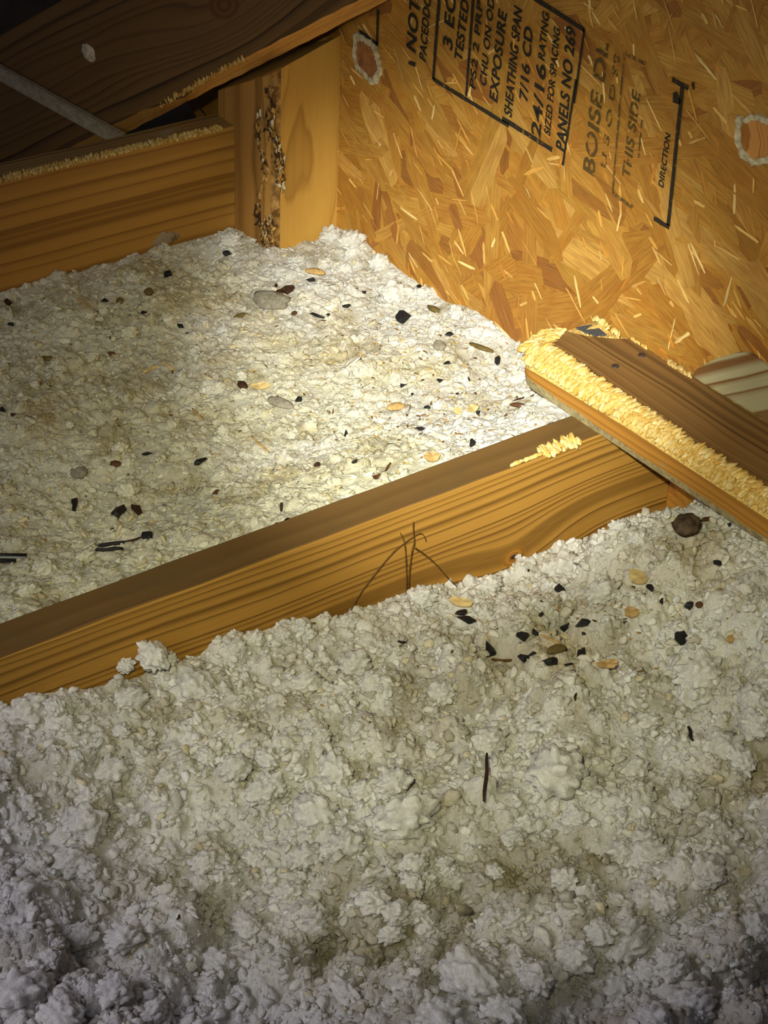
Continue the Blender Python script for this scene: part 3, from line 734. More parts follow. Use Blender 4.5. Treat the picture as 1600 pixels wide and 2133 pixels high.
# ------------------------------------------------------------------ stalk standing against the joist
def tube_mesh(name, path, radii, nseg=8):
    path = [np.array(p, float) for p in path]; V, Fc = [], []
    for i, p in enumerate(path):
        d = path[min(i + 1, len(path) - 1)] - path[max(i - 1, 0)]; d /= np.linalg.norm(d)
        a = np.cross(d, (0.3, 0.5, 0.8)); a /= np.linalg.norm(a); b = np.cross(d, a)
        for k in range(nseg):
            t = 2 * math.pi * k / nseg; V.append(p + (a * math.cos(t) + b * math.sin(t)) * radii[i])
    bm = bmesh.new(); vs = [bm.verts.new(v) for v in V]; m = nseg
    for i in range(len(path) - 1):
        for k in range(m): bm.faces.new((vs[i * m + k], vs[i * m + (k + 1) % m], vs[(i + 1) * m + (k + 1) % m], vs[(i + 1) * m + k]))
    bm.faces.new(vs[:m][::-1]); bm.faces.new(vs[-m:])
    bmesh.ops.recalc_face_normals(bm, faces=bm.faces)
    return bm_mesh(name, bm, True)
def smooth_path(pts, n=14):
    pts = np.array(pts, float); t = np.linspace(0, len(pts) - 1, n); out = []
    P = np.vstack([2 * pts[0] - pts[1], pts, 2 * pts[-1] - pts[-2]])
    for q in t:
        i = min(int(q), len(pts) - 2); u = q - i; p0, p1, p2, p3 = P[i:i + 4]
        out.append(0.5 * (2 * p1 + (p2 - p0) * u + (2 * p0 - 5 * p1 + 4 * p2 - p3) * u * u + (3 * p1 - p0 - 3 * p2 + p3) * u ** 3))
    return out
root = bpy.data.objects.new('dry_stalk', None); col.objects.link(root)
rb = ony(851, 1236, 1.004); root.location = rb
tag(root, 'thin dry brown grass stalk with four wiry stems in front of the middle joist', 'stalk')
stems = [([(851, 1245), (853, 1190), (859, 1145), (863, 1130), (861, 1105), (861, 1086)], 1.006),
         ([(847, 1245), (847, 1200), (845, 1150), (841, 1125), (834, 1110)], 1.008),
         ([(728, 1278), (752, 1235), (790, 1185), (820, 1150), (842, 1132), (862, 1118), (876, 1111), (884, 1117), (888, 1128)], 1.010),
         ([(863, 1140), (885, 1155), (908, 1175), (930, 1200), (952, 1222)], 1.003)]
for pts, Y in stems:
    P = smooth_path([ony(x, y, Y) for x, y in pts], 22)
    rad = [0.00068 - 0.00028 * i / len(P) + 0.00012 * math.sin(i * 1.7) for i in range(len(P))]
    o = link('stem', tube_mesh('stem', P, rad), M['stem'], root); o.matrix_parent_inverse = Matrix.Translation(rb).inverted()

# ------------------------------------------------------------------ crumbs, seeds, pebbles, sticks lying on the insulation
def frame_on(fld, px, py, w, h, ang, lift):
    P = fld.hit(px, py); a = math.radians(ang); ca, sa = math.cos(a), -math.sin(a)
    z = P[2]
    q0 = onz(px - ca * w / 2, py - sa * w / 2, z); q1 = onz(px + ca * w / 2, py + sa * w / 2, z)
    L = np.linalg.norm(q1 - q0); x = (q1 - q0) / L
    up = np.array([-0.25, -0.35, 0.9]); up -= x * (up @ x); up /= np.linalg.norm(up); y = np.cross(up, x)
    scale = np.linalg.norm(P - C_) / FPX
    L = min(L, 1.6 * w * scale); H = h * scale
    P = P + np.array([0, 0, lift * H])
    m = Matrix(((x[0], y[0], up[0], P[0]), (x[1], y[1], up[1], P[1]), (x[2], y[2], up[2], P[2]), (0, 0, 0, 1)))
    return m, L, H
def chip_mesh(L, W_, T, sharp=True):
    bm = bmesh.new()
    n = 13 if sharp else 60
    for i in range(n):
        v = Vector(rng.normal(0, 1, 3)).normalized()
        s = rng.uniform(0.75, 1.15) if sharp else rng.uniform(0.93, 1.05)
        bm.verts.new((v.x * L / 2 * s, v.y * W_ / 2 * s, v.z * T / 2 * s))
    r = bmesh.ops.convex_hull(bm, input=bm.verts)
    bmesh.ops.delete(bm, geom=[v for v in bm.verts if not v.link_faces], context='VERTS')
    bmesh.ops.recalc_face_normals(bm, faces=bm.faces)
    return bm_mesh('chip', bm, not sharp)
def curl_mesh(L, W_, bend, th=0.0006):
    bm = bmesh.new(); nu, nv = 13, 6; g = {}
    for s in (0, 1):
        for i in range(nu):
            for j in range(nv):
                u = i / (nu - 1) * 2 - 1; v = j / (nv - 1) * 2 - 1
                wd = W_ / 2 * math.sqrt(max(0.02, 1 - u * u * 0.96))
                z = bend * L * (1 - u * u) * 0.5 - abs(v) ** 2 * wd * 0.5 + (th if s else 0)
                g[s, i, j] = bm.verts.new((u * L / 2, v * wd, z))
    for i in range(nu - 1):
        for j in range(nv - 1):
            bm.faces.new((g[1, i, j], g[1, i + 1, j], g[1, i + 1, j + 1], g[1, i, j + 1]))
            bm.faces.new((g[0, i, j], g[0, i, j + 1], g[0, i + 1, j + 1], g[0, i + 1, j]))
    for i in range(nu - 1):
        for j in (0, nv - 1): bm.faces.new((g[0, i, j], g[0, i + 1, j], g[1, i + 1, j], g[1, i, j]))
    for j in range(nv - 1):
        for i in (0, nu - 1): bm.faces.new((g[0, i, j], g[1, i, j], g[1, i, j + 1], g[0, i, j + 1]))
    bmesh.ops.recalc_face_normals(bm, faces=bm.faces)
    return bm_mesh('curl', bm, True)
def put(fld, name, cat, label, mat, px, py, w, h, ang=0.0, shape='chip', lift=0.2, bend=0.3, group=None):
    m, L, H = frame_on(fld, px, py, w * 1.12, h * 1.12, ang, lift)
    if shape == 'lump' or (shape == 'round' and name == 'pebble'):
        V_ = np.array([v * (1 + 0.30 * mnoise.noise(Vector(v * 1.7 + px)) + 0.12 * mnoise.noise(Vector(v * 5 + py))) for v in ICO3[0]])
        me = mesh_np(name, V_ * np.array([L / 2, H * .62, H * (.45 if shape == 'lump' else .28)]), ICO3[1], True)
    elif shape == 'chip': me = chip_mesh(L, H * 1.15, H * 0.85)
    elif shape == 'round': me = chip_mesh(L, H * 1.2, H * 0.9, False)
    elif shape == 'curl': me = curl_mesh(L, H * 1.1, bend)
    elif shape == 'flake':
        bm = bmesh.new(); k = 11; top, bot = [], []
        for i in range(k):
            t = 2 * math.pi * i / k; r = rng.uniform(0.72, 1.1)
            x_, y_ = math.cos(t) * L / 2 * r, math.sin(t) * H * 0.62 * r; z_ = rng.normal(0, H * .06) + abs(x_) * .25
            top.append(bm.verts.new((x_, y_, z_ + H * .10))); bot.append(bm.verts.new((x_, y_, z_ - H * .06)))
        ct = bm.verts.new((0, 0, H * .16)); cbt = bm.verts.new((0, 0, -H * .05))
        for i in range(k):
            n_ = (i + 1) % k; bm.faces.new((top[i], top[n_], ct)); bm.faces.new((bot[n_], bot[i], cbt)); bm.faces.new((bot[i], bot[n_], top[n_], top[i]))
        bmesh.ops.recalc_face_normals(bm, faces=bm.faces); me = bm_mesh('flake', bm)
    else:
        n = 7; me = tube_mesh('stick', [(L * (i / (n - 1) - .5), H * .13 * math.sin(i * 1.3 + px), H * 0.1 * math.sin(i * 2.1)) for i in range(n)], [H * .42 * (0.55 + .45 * math.sin(math.pi * (i + .6) / n)) for i in range(n)], 7)
    me.name = name
    o = link(name, me, M[mat]); o.matrix_world = m; tag(o, label, cat, group)
    return o
B, F2 = FB, FF
# (field, name, category, label, material, px, py, w, h, angle, shape)
LITTER = [
 # upper part of the far bay, below the far joist and stud
 (B, 'roofing_crumb', 'crumb', 'black crumb on the insulation just below the foot of the stud', 'black', 473, 535, 21, 15, 0, 'chip'),
 (B, 'roofing_crumb', 'crumb', 'blocky black crumb below the orange far joist, by its pale dusty smudge', 'black', 350, 577, 20, 19, 0, 'chip'),
 (B, 'roofing_crumb', 'crumb', 'dark red-black crumb nearest the far joist at the picture edge', 'darkbrown', 17, 635, 16, 18, 0, 'chip'),
 (B, 'roofing_crumb', 'crumb', 'small black crumb right under the red-black one at the picture edge', 'black', 23, 679, 14, 10, 0, 'chip'),
 (B, 'roofing_crumb', 'crumb', 'small heart-shaped black crumb between two olive flecks below the far joist', 'black', 218, 630, 13, 10, 20, 'chip'),
 (B, 'seed', 'seed', 'square olive seed beside the small heart-shaped black crumb', 'olive', 250, 631, 15, 13, 0, 'round'),
 (B, 'seed', 'seed', 'grey-olive seed below the blocky black crumb near the far joist', 'olive', 310, 613, 15, 15, 30, 'round'),
 (B, 'roofing_crumb', 'crumb', 'tiny curved black crumb below the olive seeds', 'black', 300, 653, 13, 7, 0, 'chip'),
 (B, 'roofing_crumb', 'crumb', 'black crumb alone on the pale patch, down-left of the big grey pebble', 'black', 376, 683, 16, 10, -20, 'chip'),
 (B, 'dry_stick', 'stick', 'tan stick slanting on the insulation below the far joist, near the picture edge', 'tan', 165, 626, 42, 7, -45, 'stick'),
 (B, 'pebble', 'pebble', 'largest grey pebble, half sunk in the insulation below the stud', 'greyp', 564, 637, 70, 34, -12, 'round'),
 (B, 'leaf_scrap', 'leaf scrap', 'dark brown leaf scrap leaning behind the largest grey pebble', 'darkbrown', 593, 613, 36, 16, 25, 'flake'),
 (B, 'roofing_crumb', 'crumb', 'tiny black crumb beside the dark leaf scrap behind the largest pebble', 'black', 575, 597, 8, 8, 0, 'chip'),
 (B, 'seed_pod', 'seed pod', 'slim brown seed pod just left of the largest grey pebble', 'olive', 500, 660, 28, 8, 15, 'round'),
 (B, 'leaf_scrap', 'leaf scrap', 'tan curled leaf lying over a flat black crumb below the stud', 'tan', 656, 573, 38, 13, -8, 'curl'),
 (B, 'roofing_crumb', 'crumb', 'flat black crumb tucked under the tan curled leaf below the stud', 'black', 650, 586, 22, 9, -5, 'chip'),
 (B, 'roofing_crumb', 'crumb', 'long black crumb close to the lower edge of the largest pebble', 'black', 661, 662, 30, 12, -12, 'chip'),
 (B, 'roofing_crumb', 'crumb', 'tiny black crumb touching the tip of the long black crumb by the largest pebble', 'black', 684, 658, 10, 7, 0, 'chip'),
 (B, 'seed', 'seed', 'small red-brown seed between the largest pebble and the long black crumb', 'redbrown', 613, 655, 12, 8, 30, 'round'),
 (B, 'roofing_crumb', 'crumb', 'oval black crumb in open insulation between largest pebble and bright white heap', 'black', 722, 641, 21, 9, 8, 'chip'),
 (B, 'roofing_crumb', 'crumb', 'small black crumb above the oval one, below the foot of the strand board', 'black', 758, 611, 10, 8, 20, 'chip'),
 (B, 'roofing_crumb', 'crumb', 'large glossy black crumb at the foot of the bright white heap', 'black', 838, 668, 25, 23, 35, 'chip'),
 (B, 'roofing_crumb', 'crumb', 'small black crumb on the bright white heap close to the strand board', 'black', 874, 600, 11, 9, -30, 'chip'),
 (B, 'seed', 'seed', 'grey-olive sliver on the insulation edge beside the strand board', 'olive', 903, 647, 26, 11, -25, 'round'),
 (B, 'roofing_crumb', 'crumb', 'black crumb between the glossy crumb and the brown plank, nearest the strand board', 'black', 935, 700, 18, 11, 10, 'chip'),
 (B, 'pebble', 'pebble', 'round olive-grey pebble between the strand board and the plank end', 'greyp', 915, 727, 23, 19, 0, 'round'),
 (B, 'seed_pod', 'seed pod', 'long grey-green pod pointing at the pale end of the brown plank', 'olive', 1003, 727, 52, 9, -20, 'round'),
 (B, 'roofing_crumb', 'crumb', 'small black crumb directly below the round olive-grey pebble', 'black', 930, 761, 15, 9, 30, 'chip'),
 (B, 'roofing_crumb', 'crumb', 'black crumb touching the pale splintered end of the brown plank', 'black', 1037, 759, 15, 20, 25, 'chip'),
 (B, 'roofing_crumb', 'crumb', 'flat black crumb on the white insulation, second from the plank end in its row', 'black', 917, 797, 20, 9, -5, 'chip'),
 (B, 'roofing_crumb', 'crumb', 'round little black crumb on the white insulation below the plank end', 'black', 977, 792, 12, 8, 0, 'chip'),
 (B, 'roofing_crumb', 'crumb', 'slanting black crumb up-left of the yellow curled leaf', 'black', 838, 805, 19, 8, 18, 'chip'),
 (B, 'roofing_crumb', 'crumb', 'tiny black speck right of the slanting crumb above the yellow curled leaf', 'black', 859, 823, 7, 6, 0, 'chip'),
 (B, 'leaf_scrap', 'leaf scrap', 'yellow curled leaf on the brightest insulation', 'tan', 825, 855, 34, 16, 10, 'curl'),
 (B, 'roofing_crumb', 'crumb', 'round black crumb beside the yellow curled leaf', 'black', 890, 852, 12, 11, 0, 'chip'),
 (B, 'roofing_crumb', 'crumb', 'black crumb among the tan husks near the plank', 'black', 996, 863, 12, 9, 0, 'chip'),
 (B, 'husk', 'husk', 'larger tan husk beside a black crumb near the plank', 'yellow', 984, 857, 24, 15, 20, 'flake'),
 (B, 'husk', 'husk', 'smaller tan husk left of the husk with the black crumb', 'yellow', 955, 862, 18, 13, -30, 'flake'),
 (B, 'roofing_crumb', 'crumb', 'tiny dark speck in white insulation above the tan husks', 'black', 953, 822, 9, 6, 40, 'chip'),
 (B, 'dry_stick', 'stick', 'dark thin curved twig beside the lower edge of the brown plank', 'darkbrown', 1079, 833, 24, 4, 20, 'stick'),
 (B, 'dry_stick', 'stick', 'short dark twig just inward of the thin curved twig by the plank', 'darkbrown', 1111, 824, 22, 3, 28, 'stick'),
 (B, 'leaf_scrap', 'leaf scrap', 'rust-brown curled scrap under the two thin twigs by the plank', 'redbrown', 1080, 850, 34, 9, -10, 'curl'),
 (B, 'roofing_crumb', 'crumb', 'winged black crumb in the white insulation above the middle joist', 'black', 873, 897, 24, 9, 8, 'chip'),
 (B, 'roofing_crumb', 'crumb', 'square black crumb almost touching the top edge of the middle joist', 'black', 983, 928, 15, 16, 0, 'chip'),
 (B, 'leaf_scrap', 'leaf scrap', 'tan shell-like curl lying against the middle joist', 'tan', 901, 958, 34, 18, 5, 'flake'),
 (B, 'roofing_crumb', 'crumb', 'grey-black upright crumb up-left of the winged black crumb', 'black', 721, 908, 9, 13, 0, 'chip'),
 (B, 'roofing_crumb', 'crumb', 'small black crumb with a tan straw beside it above the middle joist', 'black', 738, 965, 13, 10, 35, 'chip'),
 (B, 'roofing_crumb', 'crumb', 'brown-black crumb left of the crumb with a straw above the middle joist', 'darkbrown', 659, 971, 18, 12, 10, 'chip'),
 (B, 'dry_stick', 'stick', 'rusty twig standing up beside the middle joist, left of the shell-like curl', 'redbrown', 806, 978, 34, 6, 55, 'stick'),
 (B, 'leaf_scrap', 'leaf scrap', 'brown scrap wedged along the top edge of the middle joist', 'redbrown', 786, 997, 24, 10, 18, 'flake'),
 # middle of the far bay
 (B, 'roofing_crumb', 'crumb', 'black crumb at the upper tip of the grey curved pebble', 'black', 624, 836, 19, 12, 30, 'chip'),
 (B, 'pebble', 'pebble', 'grey curved pebble with a black crumb at its tip', 'greyp', 583, 845, 50, 18, -15, 'round'),
 (B, 'seed', 'seed', 'dark brown seed against a yellowish chip in the middle of the bay', 'darkbrown', 505, 807, 19, 14, -40, 'round'),
 (B, 'wood_chip', 'wood chip', 'pale yellowish chip beside the dark brown seed', 'yellow', 541, 811, 44, 16, 8, 'flake'),
 (B, 'seed', 'seed', 'spindle-shaped olive seed alone on the dim insulation', 'olive', 97, 750, 38, 9, 0, 'round'),
 (B, 'seed', 'seed', 'small brown triangular seed above the dusty brown stain', 'redbrown', 233, 740, 15, 12, 0, 'chip'),
 (B, 'roofing_crumb', 'crumb', 'black crumb cut off by the picture edge on the brown stain', 'black', 6, 857, 20, 10, -20, 'chip'),
 (B, 'roofing_crumb', 'crumb', 'small dull crumb beside the edge crumb on the brown stain', 'darkbrown', 27, 866, 10, 8, 0, 'chip'),
 (B, 'dry_stick', 'stick', 'tan stick tilted on the insulation in the middle of the bay', 'tan', 411, 865, 28, 6, -50, 'stick'),
 (B, 'dry_stick', 'stick', 'tan straw above the middle joist, sloping down towards it', 'tan', 542, 927, 44, 6, -42, 'stick'),
 (B, 'wood_chip', 'wood chip', 'shorter yellow wood chip of the pair in mid bay', 'yellow', 350, 765, 28, 8, -35, 'stick'),
 (B, 'wood_chip', 'wood chip', 'longer yellow wood chip of the pair in mid bay', 'yellow', 318, 770, 38, 8, 20, 'stick'),
 (B, 'roofing_crumb', 'crumb', 'two-lobed black crumb left of the larger angular black crumb', 'black', 307, 949, 22, 9, 0, 'chip'),
 (B, 'roofing_crumb', 'crumb', 'large angular black crumb near mid bay with a raised corner', 'black', 419, 966, 30, 18, 25, 'chip'),
 (B, 'bead_seed', 'seed', 'glossy red-brown bead-like seed on the insulation', 'redbrown', 241, 970, 22, 13, 0, 'round'),
 (B, 'pebble', 'pebble', 'squarish grey pebble left of the red-brown bead', 'greyp', 165, 992, 30, 22, 10, 'round'),
 (B, 'seed', 'seed', 'dark red seed above the middle joist, beneath the large angular crumb', 'redbrown', 452, 1030, 18, 13, 45, 'chip'),
 (B, 'roofing_crumb', 'crumb', 'narrow dark crumb just above the top edge of the middle joist', 'darkbrown', 586, 1063, 7, 22, 0, 'chip'),
 # lower left of the far bay
 (B, 'shingle_chip', 'chip', 'slim upright black chip left of the pair of black chips', 'black', 154, 1057, 32, 14, 80, 'chip'),
 (B, 'shingle_chip', 'chip', 'largest black chip, left one of the facing pair', 'black', 249, 1071, 36, 24, 60, 'chip'),
 (B, 'shingle_chip', 'chip', 'brown-black curved chip, right one of the facing pair', 'darkbrown', 288, 1070, 34, 21, -48, 'chip'),
 (B, 'roofing_crumb', 'crumb', 'tiny black crumb under the facing pair of black chips', 'black', 233, 1105, 10, 6, 40, 'chip'),
 (B, 'shingle_chip', 'chip', 'black chip at the upper end of the dark splinters', 'black', 307, 1122, 22, 20, 20, 'chip'),
 (B, 'bark_splinter', 'splinter', 'upper long black-brown splinter below the facing pair of chips', 'black', 238, 1135, 70, 9, 9, 'stick'),
 (B, 'bark_splinter', 'splinter', 'lower black splinter parallel to the longer one', 'black', 228, 1147, 52, 9, 4, 'stick'),
 (B, 'bark_splinter', 'splinter', 'thin dark splinter leading into the black chip', 'darkbrown', 292, 1122, 56, 5, 14, 'stick'),
 # near bay, in front of the middle joist
 (F2, 'snail_shell', 'shell', 'dark brown rounded shell on the white heap by the plank', 'greyp2', 1428, 1112, 46, 38, -35, 'lump'),
 (F2, 'roofing_crumb', 'crumb', 'black flat crumb, upper of two stacked below the stalk', 'black', 963, 1282, 28, 11, 5, 'chip'),
 (F2, 'roofing_crumb', 'crumb', 'black flat crumb, lower and larger of two stacked below the stalk', 'black', 970, 1299, 34, 15, -15, 'chip'),
 (F2, 'wood_chip', 'wood chip', 'pale yellow wood chip above the two stacked black crumbs', 'yellow', 961, 1263, 46, 18, -12, 'flake'),
 (F2, 'roofing_crumb', 'crumb', 'black crumb on the near heap between joist and clustered crumbs', 'black', 1166, 1235, 17, 16, -30, 'chip'),
 (F2, 'roofing_crumb', 'crumb', 'black crumb below a big white lump, nearest the stalk foot', 'black', 839, 1345, 20, 13, 10, 'chip'),
 (F2, 'roofing_crumb', 'crumb', 'large black crumb at the start of the brown twig in the cluster', 'black', 1015, 1365, 30, 23, 10, 'chip'),
 (F2, 'dry_stick', 'stick', 'brown twig joining two black crumbs in the near cluster', 'redbrown', 1058, 1379, 62, 7, -4, 'stick'),
 (F2, 'roofing_crumb', 'crumb', 'black crumb at the far tip of the brown twig', 'black', 1090, 1380, 21, 16, 10, 'chip'),
 (F2, 'roofing_crumb', 'crumb', 'small black crumb just above the far tip of the brown twig', 'black', 1110, 1366, 16, 8, 5, 'chip'),
 (F2, 'roofing_crumb', 'crumb', 'upright black crumb above the brown twig', 'black', 1091, 1333, 21, 22, -40, 'chip'),
 (F2, 'roofing_crumb', 'crumb', 'small slanted black crumb near the upright one above the twig', 'black', 1114, 1322, 16, 9, -30, 'chip'),
 (F2, 'shingle_chip', 'chip', 'longest black chip of the near cluster', 'black', 1182, 1315, 42, 17, 12, 'chip'),
 (F2, 'shingle_chip', 'chip', 'black chip continuing the longest chip upward to the right', 'black', 1212, 1304, 32, 13, 12, 'chip'),
 (F2, 'leaf_scrap', 'leaf scrap', 'brown curled leaf in the middle of the near cluster', 'olive', 1158, 1362, 38, 16, 15, 'curl'),
 (F2, 'roofing_crumb', 'crumb', 'black crumb directly under the brown curled leaf', 'black', 1145, 1385, 25, 17, 0, 'chip'),
 (F2, 'roofing_crumb', 'crumb', 'lowest flat black crumb of the near cluster', 'black', 1182, 1393, 25, 10, 8, 'chip'),
 (F2, 'roofing_crumb', 'crumb', 'upright black crumb right of the brown curled leaf', 'black', 1211, 1370, 21, 13, 75, 'chip'),
 (F2, 'roofing_crumb', 'crumb', 'tiny black crumb under the longest chip of the near cluster', 'black', 1215, 1323, 8, 6, 0, 'chip'),
 (F2, 'dry_stick', 'stick', 'yellow straw between the small slanted crumb and the brown leaf', 'tan', 1148, 1335, 44, 6, -25, 'stick'),
 (F2, 'roofing_crumb', 'crumb', 'large leaning black crumb alone right of the near cluster', 'black', 1418, 1339, 30, 22, -50, 'chip'),
 (F2, 'roofing_crumb', 'crumb', 'small black crumb above the large leaning one', 'black', 1435, 1268, 16, 14, 40, 'chip'),
 (F2, 'roofing_crumb', 'crumb', 'black crumb below the rounded shell near the plank', 'black', 1493, 1179, 20, 11, -25, 'chip'),
 (F2, 'seed', 'seed', 'small rust-brown seed right of the black crumb above the leaning one', 'redbrown', 1456, 1265, 15, 11, 10, 'round'),
 (F2, 'roofing_crumb', 'crumb', 'tiny black crumb under the edge of the brown plank', 'black', 1518, 1097, 11, 8, 0, 'chip'),
 (F2, 'seed', 'seed', 'brown seed between the rounded shell and the plank edge', 'redbrown', 1472, 1085, 24, 8, 12, 'round'),
 (F2, 'thorn', 'thorn', 'dark pointed thorn sticking out of the dim near heap', 'black', 1438, 1532, 26, 9, -75, 'stick'),
 (F2, 'wood_chip', 'wood chip', 'ragged yellow wood chip on the near heap below the plank', 'yellow', 1329, 1215, 40, 24, -40, 'flake'),
 (F2, 'roofing_crumb', 'crumb', 'black crumb at the lower end of the ragged yellow chip', 'black', 1353, 1232, 9, 14, 20, 'chip'),
 (F2, 'wood_chip', 'wood chip', 'smooth tan chip above a tiny black crumb on the near heap', 'tan', 1314, 1285, 32, 20, -10, 'flake'),
 (F2, 'roofing_crumb', 'crumb', 'tiny black crumb under the smooth tan chip', 'black', 1303, 1300, 11, 6, -10, 'chip'),
 (F2, 'wood_chip', 'wood chip', 'dull tan chip right of the lowest crumbs of the near cluster', 'tan', 1264, 1391, 44, 15, 5, 'flake'),
 (F2, 'roofing_crumb', 'crumb', 'tiny black speck on the white lump next to the joist knot', 'black', 1100, 1191, 6, 5, 0, 'chip'),
 (F2, 'roofing_crumb', 'crumb', 'tiny black crumb left of the longest chip, on pale fluff', 'black', 1128, 1283, 13, 7, 30, 'chip'),
 (F2, 'roofing_crumb', 'crumb', 'tiny black crumb below the ragged yellow chip, farther from the joist', 'black', 1377, 1258, 7, 12, 0, 'chip'),
 (F2, 'seed', 'seed', 'yellow-brown seed beside the large leaning black crumb', 'tan', 1522, 1337, 18, 13, 20, 'round'),
 (F2, 'dry_stick', 'stick', 'short dark brown stick sunk in the near heap below the cluster', 'darkbrown', 1199, 1451, 18, 6, 80, 'stick'),
 (F2, 'dry_stick', 'stick', 'dark strip added as the shade in a crack of the grey near heap', 'darkbrown', 1012, 1622, 88, 9, 86, 'stick'),  # dark strip standing in for the shadow inside the crack
 (F2, 'roofing_crumb', 'crumb', 'dark crumb alone on the dim foreground heap', 'black', 429, 1890, 10, 8, 30, 'chip'),
 (F2, 'dry_stick', 'stick', 'short dark stick on the dim foreground heap beside the lone dark crumb', 'darkbrown', 373, 1911, 14, 5, 60, 'stick'),
]
def around(fld):
    P = []
    for (fl, nm, cat, lab, mt, px, py, w_, h_, an, shp) in LITTER:
        if fl is fld:
            q = fl.hit(px, py); P.append((q[0], q[1], max(w_, h_) * 0.000175 + 0.0010))
    return np.array(P)
def clear(A):
    return lambda x, y: ((x[:, None] - A[None, :, 0]) ** 2 + (y[:, None] - A[None, :, 1]) ** 2 < A[None, :, 2] ** 2).any(1)
cb, cf_ = clear(around(FB)), clear(around(FF))
TUFT_F = [(318, 1372, 34), (262, 1390, 18), (350, 1378, 20), (405, 1425, 44), (270, 1455, 34), (55, 1480, 40), (115, 1470, 24), (530, 1330, 26), (590, 1320, 20), (725, 1295, 26), (830, 1310, 42), (880, 1240, 28),
 (985, 1225, 34), (1020, 1215, 26), (1098, 1183, 22), (1175, 1178, 38), (1255, 1230, 34), (1290, 1095, 22), (1330, 1120, 24), (1300, 1170, 44), (1460, 1400, 44), (1440, 1440, 36), (1160, 1600, 60), (840, 1700, 64), (1500, 1560, 50),
 (672, 1530, 20), (655, 1690, 46), (720, 1760, 44), (640, 1780, 34), (180, 1710, 46), (150, 1790, 40), (60, 1680, 34), (980, 2030, 60), (920, 2110, 50), (1050, 2100, 44), (1350, 1780, 40), (1470, 1810, 36), (1310, 1960, 46), (1200, 1990, 40),
 (1440, 2090, 50), (40, 2060, 60), (130, 2110, 50), (500, 2010, 40), (700, 1600, 36), (740, 1380, 34), (640, 1420, 30), (1020, 1540, 34), (1320, 1600, 34), (1200, 1700, 30), (1570, 1450, 36), (260, 1950, 36), (420, 1840, 30), (600, 1860, 34), (860, 1800, 30), (350, 1620, 30), (520, 1560, 28), (920, 1440, 30), (1420, 1660, 30)]
for _ in range(90): TUFT_F.append((rng.uniform(0, 1600), rng.uniform(1500, 2120), rng.uniform(12, 36)))
TUFT_F = [t for t in TUFT_F if all(math.hypot(t[0] - l[5], t[1] - l[6]) > t[2] * 0.9 + l[7] * 0.5 for l in LITTER if l[0] is FF)]
TUFT_B = [(690, 490, 26), (730, 500, 24), (480, 500, 20), (790, 545, 20), (820, 610, 30), (860, 625, 26), (270, 690, 16), (250, 930, 16), (265, 1020, 24), (95, 1180, 26), (180, 1160, 22), (170, 1215, 22), (60, 1230, 24), (330, 1180, 20), (520, 1100, 16), (950, 650, 16), (990, 690, 14)]
for _ in range(60): TUFT_B.append((rng.uniform(0, 1000), rng.uniform(620, 1100), rng.uniform(5, 13)))
TUFT_B = [t for t in TUFT_B if all(math.hypot(t[0] - l[5], t[1] - l[6]) > t[2] * 0.9 + l[7] * 0.5 for l in LITTER if l[0] is FB)]
def ok_tuft(t, fld):
    q = onz(t[0], t[1], -0.04 if fld is FB else -0.08)
    return fld.x0 < q[0] < X_OSB - 0.008 and (fld is FF or onz(t[0], t[1] + t[2], -0.005)[1] > JY1 + 0.010)
TUFT_F = [t for t in TUFT_F if ok_tuft(t, FF)]; TUFT_B = [t for t in TUFT_B if ok_tuft(t, FB)]
bad_b = lambda x, y: cb(x, y) | (x > X_OSB - 0.003) | (y < JY1 + 0.002) | (y > RY0 - 0.003) | ((x > PX0 - 0.002) & (y > PY0 - 0.003)) | ((x > PLX0 - 0.004) & (y < PLEND + 0.004))
bad_f = lambda x, y: cf_(x, y) | (x > X_OSB - 0.004) | (y > JY0 - 0.003)
insulation('loose_insulation', FB, STAINS_B, -0.04, 17000, (0.0010, 0.0034), 0.7, 'white flaky loose fill insulation, flattened, between far joist and middle joist', 'insulation', bad_b, TUFT_B, hue=.14)
insulation('loose_insulation', FF, STAINS_AND_SHADE_F, -0.07, 28000, (0.0009, 0.0046), 0.15, 'lumpy grey-white loose fill insulation heaped in front of the middle joist', 'insulation', bad_f, TUFT_F, hue=.04)

for (fl, nm, cat, lab, mt, px, py, w_, h_, an, shp) in LITTER:
    k_ = 1.2 if (fl is F2 and shp == 'chip') else 1.0
    put(fl, nm, cat, lab, mt, px, py, w_ * k_, h_ * k_, an, shp, lift=(0.30 if shp != 'curl' else 0.45) + (0.2 if fl is F2 else 0.05))

# flat cable end poking out of the far bay
p0, p1 = FB.hit(-60, 1160), FB.hit(52, 1160)
z = max(p0[2], p1[2]) + 0.0035; a, b = onz(-90, 1163, z), onz(54, 1163, z)
d = (b - a); CL = np.linalg.norm(d); d /= CL; yv = np.cross((0, 0, 1), d)
ca = bpy.data.objects.new('flat_cable', None); col.objects.link(ca); ca.matrix_world = Matrix(((d[0], yv[0], 0, a[0]), (d[1], yv[1], 0, a[1]), (0, 0, 1, a[2]), (0, 0, 0, 1)))
tag(ca, 'short flat black and grey cable end lying in the far bay insulation', 'cable')
for yo, r, mt, nm in ((0.0042, 0.0016, 'cable', 'black_wire'), (0.0006, 0.0013, 'cable_grey', 'grey_wire'), (-0.0030, 0.0016, 'cable', 'black_wire')):
    o = link(nm, tube_mesh(nm, [(0, yo, 0), (CL * .5, yo, 0.0003), (CL * (1 if yo > 0 else .86), yo, 0)], [r] * 3, 12), M[mt], ca)

